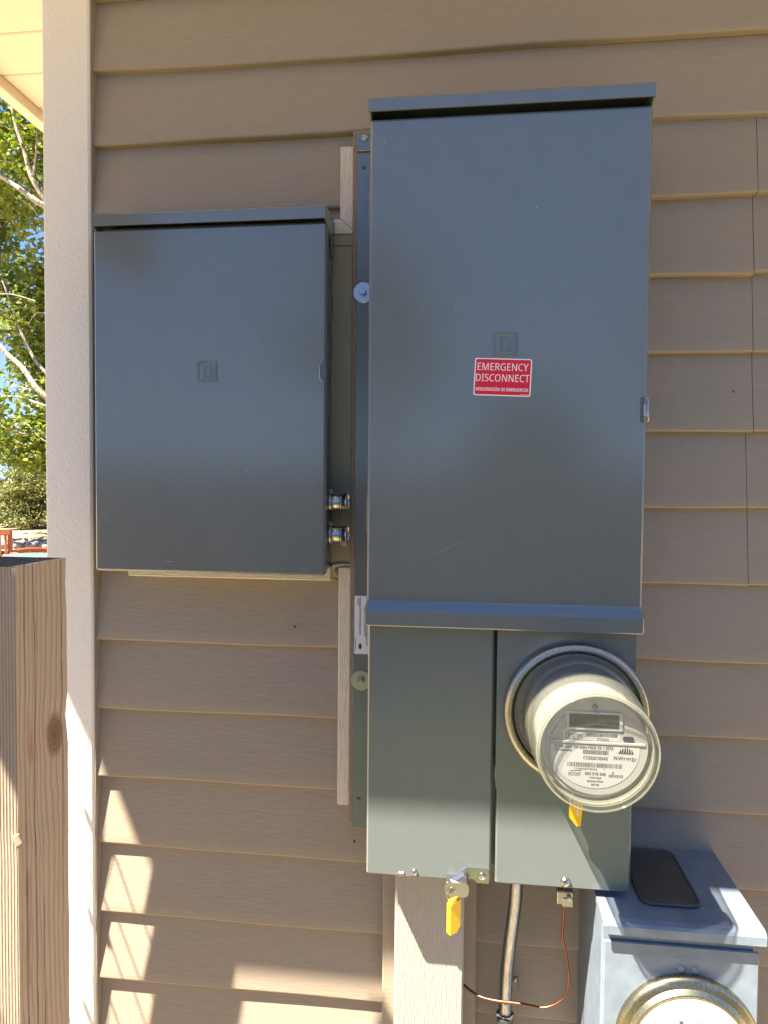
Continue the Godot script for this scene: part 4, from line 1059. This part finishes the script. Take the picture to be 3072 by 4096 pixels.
func build_yard() -> void:
	# ground, patio slab and the raised terrace
	var st := mb()
	box(st, Vector3(-60, GROUND - 0.4, -60), Vector3(60, GROUND, 60))
	tag(part("ground", st, M.ground), "dry tan dirt ground of the yard", "ground", "", "structure")
	var added_lawn := noise_img(256, 256, 0.06, 9, 5)
	mapped(mat("added_lawn", Color.WHITE, 0.95), Vector3(1.3, 1.3, 1.3), ramp(added_lawn, Color(0.035, 0.05, 0.014), Color(0.085, 0.105, 0.035), 1.5), tex(added_lawn), 3.0)
	mapped(mat("bounce_gravel", Color.WHITE, 0.95), Vector3(2.2, 2.2, 2.2), ramp(added_lawn, Color(0.31, 0.24, 0.145), Color(0.44, 0.35, 0.225), 1.4), tex(added_lawn), 1.0)
	tag(part("bounce_path", bbox(Vector3(-3.4, GROUND - 0.05, -0.012), Vector3(9.4, GROUND + 0.02, 1.45)), M.bounce_gravel), "unseen pale tan strip along the wall, added to bounce warm light", "bounce_path", "", "structure")  # unseen pale strip, added to bounce warm light up the wall
	tag(part("added_lawn", bbox(Vector3(-3.4, GROUND - 0.05, 1.47), Vector3(9.4, GROUND + 0.03, 4.5)), M.added_lawn), "unseen dull green strip added to darken reflections in the lower covers", "added_lawn", "", "structure")  # unseen green strip, added to darken what the lower covers mirror
	tag(part("patio", bbox(Vector3(-7.6, GROUND - 0.05, -7.9), Vector3(-3.2, GROUND + 0.03, -4.2)), M.patio), "pale concrete patio slab beyond the corner", "patio", "", "structure")
	st = mb()
	var n := FastNoiseLite.new()
	n.seed = 3
	n.frequency = 0.35
	var nx := 44
	var nz := 30
	var hgt := func(i: int, j: int) -> Vector3:
		var x := -30.0 + i * 0.75
		var z := -8.25 - j * 0.75
		var y := GROUND + 0.70 + maxf(0.0, -9.5 - z) * 0.012 + n.get_noise_2d(x, z) * 0.05
		if j == 0: y = GROUND - 0.05
		return Vector3(x, y, -8.2 if j <= 1 else z)
	st.set_smooth_group(1)
	for i in nx:
		for j in nz:
			quad(st, hgt.call(i, j), hgt.call(i + 1, j), hgt.call(i + 1, j + 1), hgt.call(i, j + 1), Vector3(0, 1, 0.3))
	st.set_smooth_group(-1)
	tag(part("terrace", st, M.ground), "raised terrace of dry tan dirt behind the stone wall", "terrain", "", "structure")
	# retaining wall of stacked stones
	var wall := thing("stone_wall", "low dry-stacked stone wall behind the patio chairs", "stone wall", Vector3(-6.4, GROUND, -8.0))
	var rng := RandomNumberGenerator.new()
	rng.seed = 77
	for row in 4:
		var x := -1.8 + rng.randf() * 0.1
		while x < 1.9:
			var w := rng.randf_range(0.16, 0.34)
			var h := 0.185 if row < 3 else rng.randf_range(0.10, 0.16)
			var s := mb()
			var pr := []
			for k in 6:
				var a := -PI / 2 + PI * k / 5.0
				pr.append(Vector3(maxf(0.0, cos(a)), sin(a), 1))
			var stone_scale := Vector3(w * 0.56, h * 0.62, 0.17)
			lathe(s, pr, 9, Transform3D(Basis.from_scale(stone_scale) * Basis(Vector3(rng.randfn(), rng.randfn(), rng.randfn()).normalized(), rng.randf_range(0.1, 0.5)), Vector3.ZERO))
			var o := part("stone", s, M.stone, wall)
			o.position = Vector3(x + w / 2, 0.09 + row * 0.18, rng.randf_range(-0.03, 0.03))
			o.rotation.z = rng.randf_range(-0.14, 0.14)
			x += w * rng.randf_range(0.94, 1.05)
	# patio set
	build_chairs()
	# cottonwood
	var t := thing("cottonwood_tree", "tall pale-barked broadleaf tree with yellow-green leaves beyond the corner", "tree", Vector3(-4.6, GROUND, -9.6))
	var b := Vector3(-4.6, GROUND, -9.6)
	var limb := func(called: String, pts: Array, r0: float, r1: float) -> void:
		var local := []
		for p in pts: local.append(p - b)
		var c := curve(local, 5)
		var rr := []
		for i in c.size(): rr.append(0.62 * lerpf(r0, r1, float(i) / (c.size() - 1)))
		part(called, roded(c, rr, 10), M.bark, t)
	limb.call("trunk", [Vector3(-4.6, GROUND - 0.2, -9.6), Vector3(-4.65, 0.4, -9.5), Vector3(-4.7, 2.2, -9.4), Vector3(-4.6, 4.6, -9.3), Vector3(-4.9, 7.4, -9.4)], 0.26, 0.09)
	limb.call("limb", [Vector3(-4.65, 0.2, -9.5), Vector3(-5.3, 0.72, -9.0), Vector3(-6.0, 1.19, -8.5), Vector3(-6.4, 1.65, -8.5), Vector3(-6.74, 1.96, -8.5), Vector3(-7.5, 2.9, -8.4)], 0.085, 0.045)
	limb.call("limb", [Vector3(-4.7, 1.0, -9.4), Vector3(-5.6, 1.25, -9.0), Vector3(-6.20, 1.60, -8.8), Vector3(-6.57, 2.13, -8.8), Vector3(-6.9, 3.0, -8.8)], 0.06, 0.025)
	limb.call("limb", [Vector3(-4.7, 0.6, -9.4), Vector3(-5.4, 0.9, -8.7), Vector3(-5.91, 1.07, -8.3), Vector3(-6.3, 1.20, -8.3), Vector3(-6.61, 1.24, -8.3), Vector3(-7.2, 1.5, -8.2)], 0.04, 0.02)
	limb.call("limb", [Vector3(-4.65, 3.2, -9.3), Vector3(-5.2, 3.5, -8.6), Vector3(-5.74, 3.74, -8.0), Vector3(-6.36, 4.16, -8.0), Vector3(-7.4, 4.7, -7.9)], 0.085, 0.04)
	limb.call("limb", [Vector3(-4.7, 2.6, -9.3), Vector3(-5.6, 3.4, -8.8), Vector3(-6.15, 4.2, -8.5), Vector3(-6.33, 4.70, -8.5), Vector3(-6.5, 5.25, -8.5), Vector3(-6.7, 6.4, -8.5)], 0.07, 0.03)
	limb.call("limb", [Vector3(-6.2, 4.35, -8.5), Vector3(-6.12, 4.75, -8.45), Vector3(-6.05, 5.4, -8.4)], 0.03, 0.015)
	for k in 26:
		var p := Vector3(rng.randf_range(-7.2, -5.9), rng.randf_range(0.4, 5.6), rng.randf_range(-9.6, -8.0))
		var q := p + Vector3(rng.randf_range(-0.7, 0.3), rng.randf_range(-0.15, 0.6), rng.randf_range(-0.3, 0.3))
		limb.call("twig", [p + Vector3(0.35, -0.1, 0), p, p.lerp(q, 0.5) + Vector3(0, 0.05, 0), q], 0.013, 0.005)
	var blobs := []
	for k in 60:
		var p := Vector3(rng.randf_range(-9.2, -4.2), rng.randf_range(0.6, 8.5), rng.randf_range(-11.5, -7.6))
		if Vector3((p.x + 6.3) / 3.2, (p.y - 4.0) / 4.6, (p.z + 9.4) / 2.2).length() > 1.05: continue
		blobs.append([p - b, Vector3(rng.randf_range(0.5, 0.95), rng.randf_range(0.4, 0.75), rng.randf_range(0.5, 0.9))])
	for k in 16:
		blobs.append([Vector3(rng.randf_range(-7.4, -5.9), rng.randf_range(0.7, 5.8), rng.randf_range(-10.2, -8.9)) - b, Vector3(0.55, 0.40, 0.5)])
	for p in [Vector3(-6.5, 0.55, -8.8), Vector3(-6.9, 0.7, -8.6), Vector3(-6.1, 0.4, -8.9), Vector3(-6.7, 2.5, -9.0), Vector3(-6.3, 3.2, -9.1), Vector3(-6.6, 1.3, -9.6), Vector3(-6.9, 1.9, -9.8), Vector3(-6.2, 2.3, -9.7), Vector3(-6.7, 0.9, -10.2), Vector3(-6.4, 5.0, -9.2), Vector3(-7.0, 4.3, -9.3)]:
		blobs.append([p - b, Vector3(0.62, 0.45, 0.5)])
	crown("crown", t, leaf_mesh(0.085, 0.08, 0.012), M.leaf, blobs, 2050.0, 5, 0.35, 0.5)
	# junipers on the terrace
	var spots := [[-7.45, -10.3, 1.05, "broad juniper shrub with yellowish tips behind the stone wall"], [-6.85, -10.4, 1.0, "dark green juniper shrub close to the house corner on the terrace"], [-8.05, -10.9, 1.2, "tall juniper shrub with a bare stem standing on the terrace"], [-8.0, -12.2, 1.5, "dark juniper shrub at the back of the terrace"], [-7.2, -11.7, 1.5, "juniper shrub hidden behind the house corner"], [-9.1, -12.0, 1.6, "wide juniper shrub at the far end of the terrace"]]
	for s in spots:
		var j := thing("juniper_shrub", s[3], "shrub", Vector3(s[0], GROUND + 0.72, s[1]), 0.0, "junipers on the terrace")
		part("stem", roded([Vector3(0, -0.1, 0), Vector3(0.03, 0.25, 0.02), Vector3(-0.02, s[2] * 0.6, 0)], [0.06, 0.05, 0.02], 8), M.dark_bark, j)
		var bl := []
		for k in 26:
			var a := rng.randf() * TAU
			var y := rng.randf_range(0.06, 1.0)
			var rr: float = s[2] * (0.62 - 0.42 * y) * rng.randf_range(0.5, 1.1)
			bl.append([Vector3(cos(a) * rr, y * s[2], sin(a) * rr), Vector3(0.26, 0.10, 0.26) * rng.randf_range(0.7, 1.3)])
		crown("foliage", j, leaf_mesh(0.06, 0.022, 0.004), M.needle, bl, 15000.0, 40 + int(s[0] * 3), 0.4)
	# unseen board fence, added to give the enamel something dark to mirror
	var bf := thing("added_fence", "unseen brown board fence added to darken reflections in the cabinet", "fence", Vector3(0, GROUND, 4.6))
	var pm := made(bbox(Vector3(-0.069, 0.02, -0.01), Vector3(0.069, 1.62, 0.01), 0.002))
	for i in 90:
		var o := part("board", pm, M.gate_wood, bf)
		o.position = Vector3(-3.4 + i * 0.142, rng.randf_range(-0.012, 0.012), rng.randf_range(-0.002, 0.002))
	for y in [0.3, 1.3]:
		part("rail", bbox(Vector3(-3.5, y, 0.0125), Vector3(9.4, y + 0.09, 0.05), 0.003), M.gate_wood, bf)
	# trees behind the viewer, mirrored in the enamel
	for q in [[-1.75, 11.0, 3.3, 1.4, "tall narrow shade tree standing across the yard from the cabinet", 2.0], [4.0, 11.0, 3.3, 1.3, "tall shade tree in the yard across from the old meter socket", 2.1], [1.5, 15.0, 1.5, 1.5, "small round tree between the two tall shade trees", 1.0], [-15.5, 15.0, 2.2, 2.4, "round tree far out in the yard beyond the wire fence", 1.0]]:
		var y := thing("shade_tree", q[4], "tree", Vector3(q[0], GROUND, q[1]))
		part("trunk", roded([Vector3(0, -0.2, 0), Vector3(0.05, 1.2, 0), Vector3(0, q[2] + 1.5, 0)], [0.2, 0.16, 0.08], 10), M.dark_bark, y)
		var bl := []
		for k in 22:
			var d: Vector3 = Vector3(rng.randfn(), rng.randfn() * 0.8, rng.randfn()).normalized() * rng.randf_range(0.2, 0.8) * float(q[3])
			bl.append([Vector3(0, q[2] + 1.0, 0) + d * Vector3(1, q[5], 1), Vector3.ONE * q[3] * rng.randf_range(0.30, 0.45)])
		crown("crown", y, leaf_mesh(0.2, 0.17, 0.02), M.far_leaf, bl, 600.0, 60 + int(q[0] * 5), 0.3)

func build_chairs() -> void:
	var t := thing("patio_chair", "red-stained slatted wooden armchair left of the small patio table", "chair", Vector3(-5.36, GROUND + 0.03, -6.25), 0.75, "wooden patio chairs")
	var W := 0.30
	for s in [-1.0, 1.0]:
		part("leg", bbox(Vector3(s * W - 0.03, 0, 0.24), Vector3(s * W + 0.03, 0.60, 0.30), 0.004), M.red_wood, t)
		part("leg", bbox(Vector3(s * W - 0.025, 0, -0.30), Vector3(s * W + 0.025, 0.92, -0.25), 0.004, Transform3D(Basis(Vector3.RIGHT, -0.10), Vector3(0, 0.02, 0.0))), M.red_wood, t)
		part("armrest", roded(curve([Vector3(s * W, 0.625, 0.36), Vector3(s * W, 0.645, 0.15), Vector3(s * W, 0.635, -0.1), Vector3(s * W, 0.605, -0.33)]), 0.026, 8), M.red_wood, t)
		for k in 4:
			part("side_slat", bbox(Vector3(s * W - 0.008, 0.40, -0.16 + k * 0.085), Vector3(s * W + 0.008, 0.615, -0.125 + k * 0.085), 0.002), M.red_wood, t)
		part("side_rail", bbox(Vector3(s * W - 0.018, 0.34, -0.26), Vector3(s * W + 0.018, 0.40, 0.24), 0.003), M.red_wood, t)
	for k in 6:
		part("seat_slat", bbox(Vector3(-W + 0.02, 0.40, -0.24 + k * 0.085), Vector3(W - 0.02, 0.425, -0.165 + k * 0.085), 0.003), M.red_wood, t)
	var tilt := Transform3D(Basis(Vector3.RIGHT, -0.20), Vector3(0, 0.43, -0.26))
	part("top_rail", bbox(Vector3(-W, 0.42, -0.02), Vector3(W, 0.49, 0.02), 0.004, tilt), M.red_wood, t)
	part("back_rail", bbox(Vector3(-W, 0.04, -0.015), Vector3(W, 0.09, 0.015), 0.003, tilt), M.red_wood, t)
	for k in 9:
		var x := -W + 0.05 + k * (2 * W - 0.1) / 8.0
		part("back_slat", bbox(Vector3(x - 0.014, 0.09, -0.009), Vector3(x + 0.014, 0.42, 0.009), 0.002, tilt), M.red_wood, t)
	for q in [[Vector3(-5.02, GROUND + 0.03, -6.95), -0.20, "red-stained slatted wooden armchair behind the small patio table"], [Vector3(-6.3, GROUND + 0.03, -6.6), 0.9, "red-stained slatted wooden armchair farther out on the patio"]]:
		var c: Node3D = t.duplicate()
		c.name = numbered("patio_chair")
		add_child(c)
		c.position = q[0]
		c.rotation.y = q[1]
		c.set_meta("label", q[2])
	var tb := thing("patio_table", "small round patio table with a pale blue glass top", "table", Vector3(-4.58, GROUND + 0.03, -5.88))
	part("table_top", lathed([Vector3(0.0, 0.690, 1), Vector3(0.25, 0.690, 1), Vector3(0.26, 0.697, 2), Vector3(0.255, 0.704, 2), Vector3(0.0, 0.706, 3)], 36, Transform3D(Basis(Vector3.RIGHT, -PI / 2), Vector3.ZERO)), M.table_glass, tb)
	part("table_frame", lathed([Vector3(0.245, 0.672, 1), Vector3(0.252, 0.680, 1), Vector3(0.245, 0.688, 1), Vector3(0.238, 0.680, 1), Vector3(0.245, 0.672, 1)], 36, Transform3D(Basis(Vector3.RIGHT, -PI / 2), Vector3.ZERO)), M.red_wood, tb)
	for k in 3:
		var a := TAU * k / 3.0 + 0.3
		part("leg", roded([Vector3(cos(a) * 0.23, 0.68, sin(a) * 0.23), Vector3(cos(a) * 0.20, 0, sin(a) * 0.20)], 0.016, 8), M.red_wood, tb)

# ----------------------------------------------------------------
func _ready() -> void:
	var cam := Camera3D.new()
	cam.name = "camera"
	add_child(cam)
	cam.position = Vector3(0, 0, 1.0445)
	cam.rotation = Vector3(-0.0378, 0.1173, 0.0089)
	cam.fov = 72.08
	cam.near = 0.02
	cam.far = 300.0
	cam.current = true
	var env := Environment.new()
	var sky := Sky.new()
	var sm := ProceduralSkyMaterial.new()
	sm.sky_top_color = lin(0.038, 0.088, 0.225)
	sm.sky_horizon_color = lin(0.15, 0.215, 0.305)
	sm.sky_curve = 0.12
	sm.ground_bottom_color = lin(0.12, 0.10, 0.075)
	sm.ground_horizon_color = lin(0.16, 0.14, 0.11)
	sm.sun_angle_max = 12.0
	sky.sky_material = sm
	env.background_mode = Environment.BG_SKY
	env.sky = sky
	env.tonemap_mode = Environment.TONE_MAPPER_LINEAR
	env.tonemap_exposure = 5.6
	env.sdfgi_enabled = true
	env.ssao_enabled = true
	env.ssil_enabled = true
	var we := WorldEnvironment.new()
	we.name = "environment"
	we.environment = env
	add_child(we)
	var sun := DirectionalLight3D.new()
	sun.name = "sun"
	sun.light_energy = 1.6
	sun.light_color = Color(1.0, 0.955, 0.88)
	sun.light_angular_distance = 0.53
	sun.shadow_enabled = true
	add_child(sun)
	sun.look_at_from_position(Vector3.ZERO, Vector3(1.2, -2.5, -1.0), Vector3.UP)
	materials()
	post_textures()
	build_house()
	build_yard()
	build_mounts()
	build_panel()
	build_small_box()
	build_meter()
	build_below()
	build_old_socket()
	build_fence()
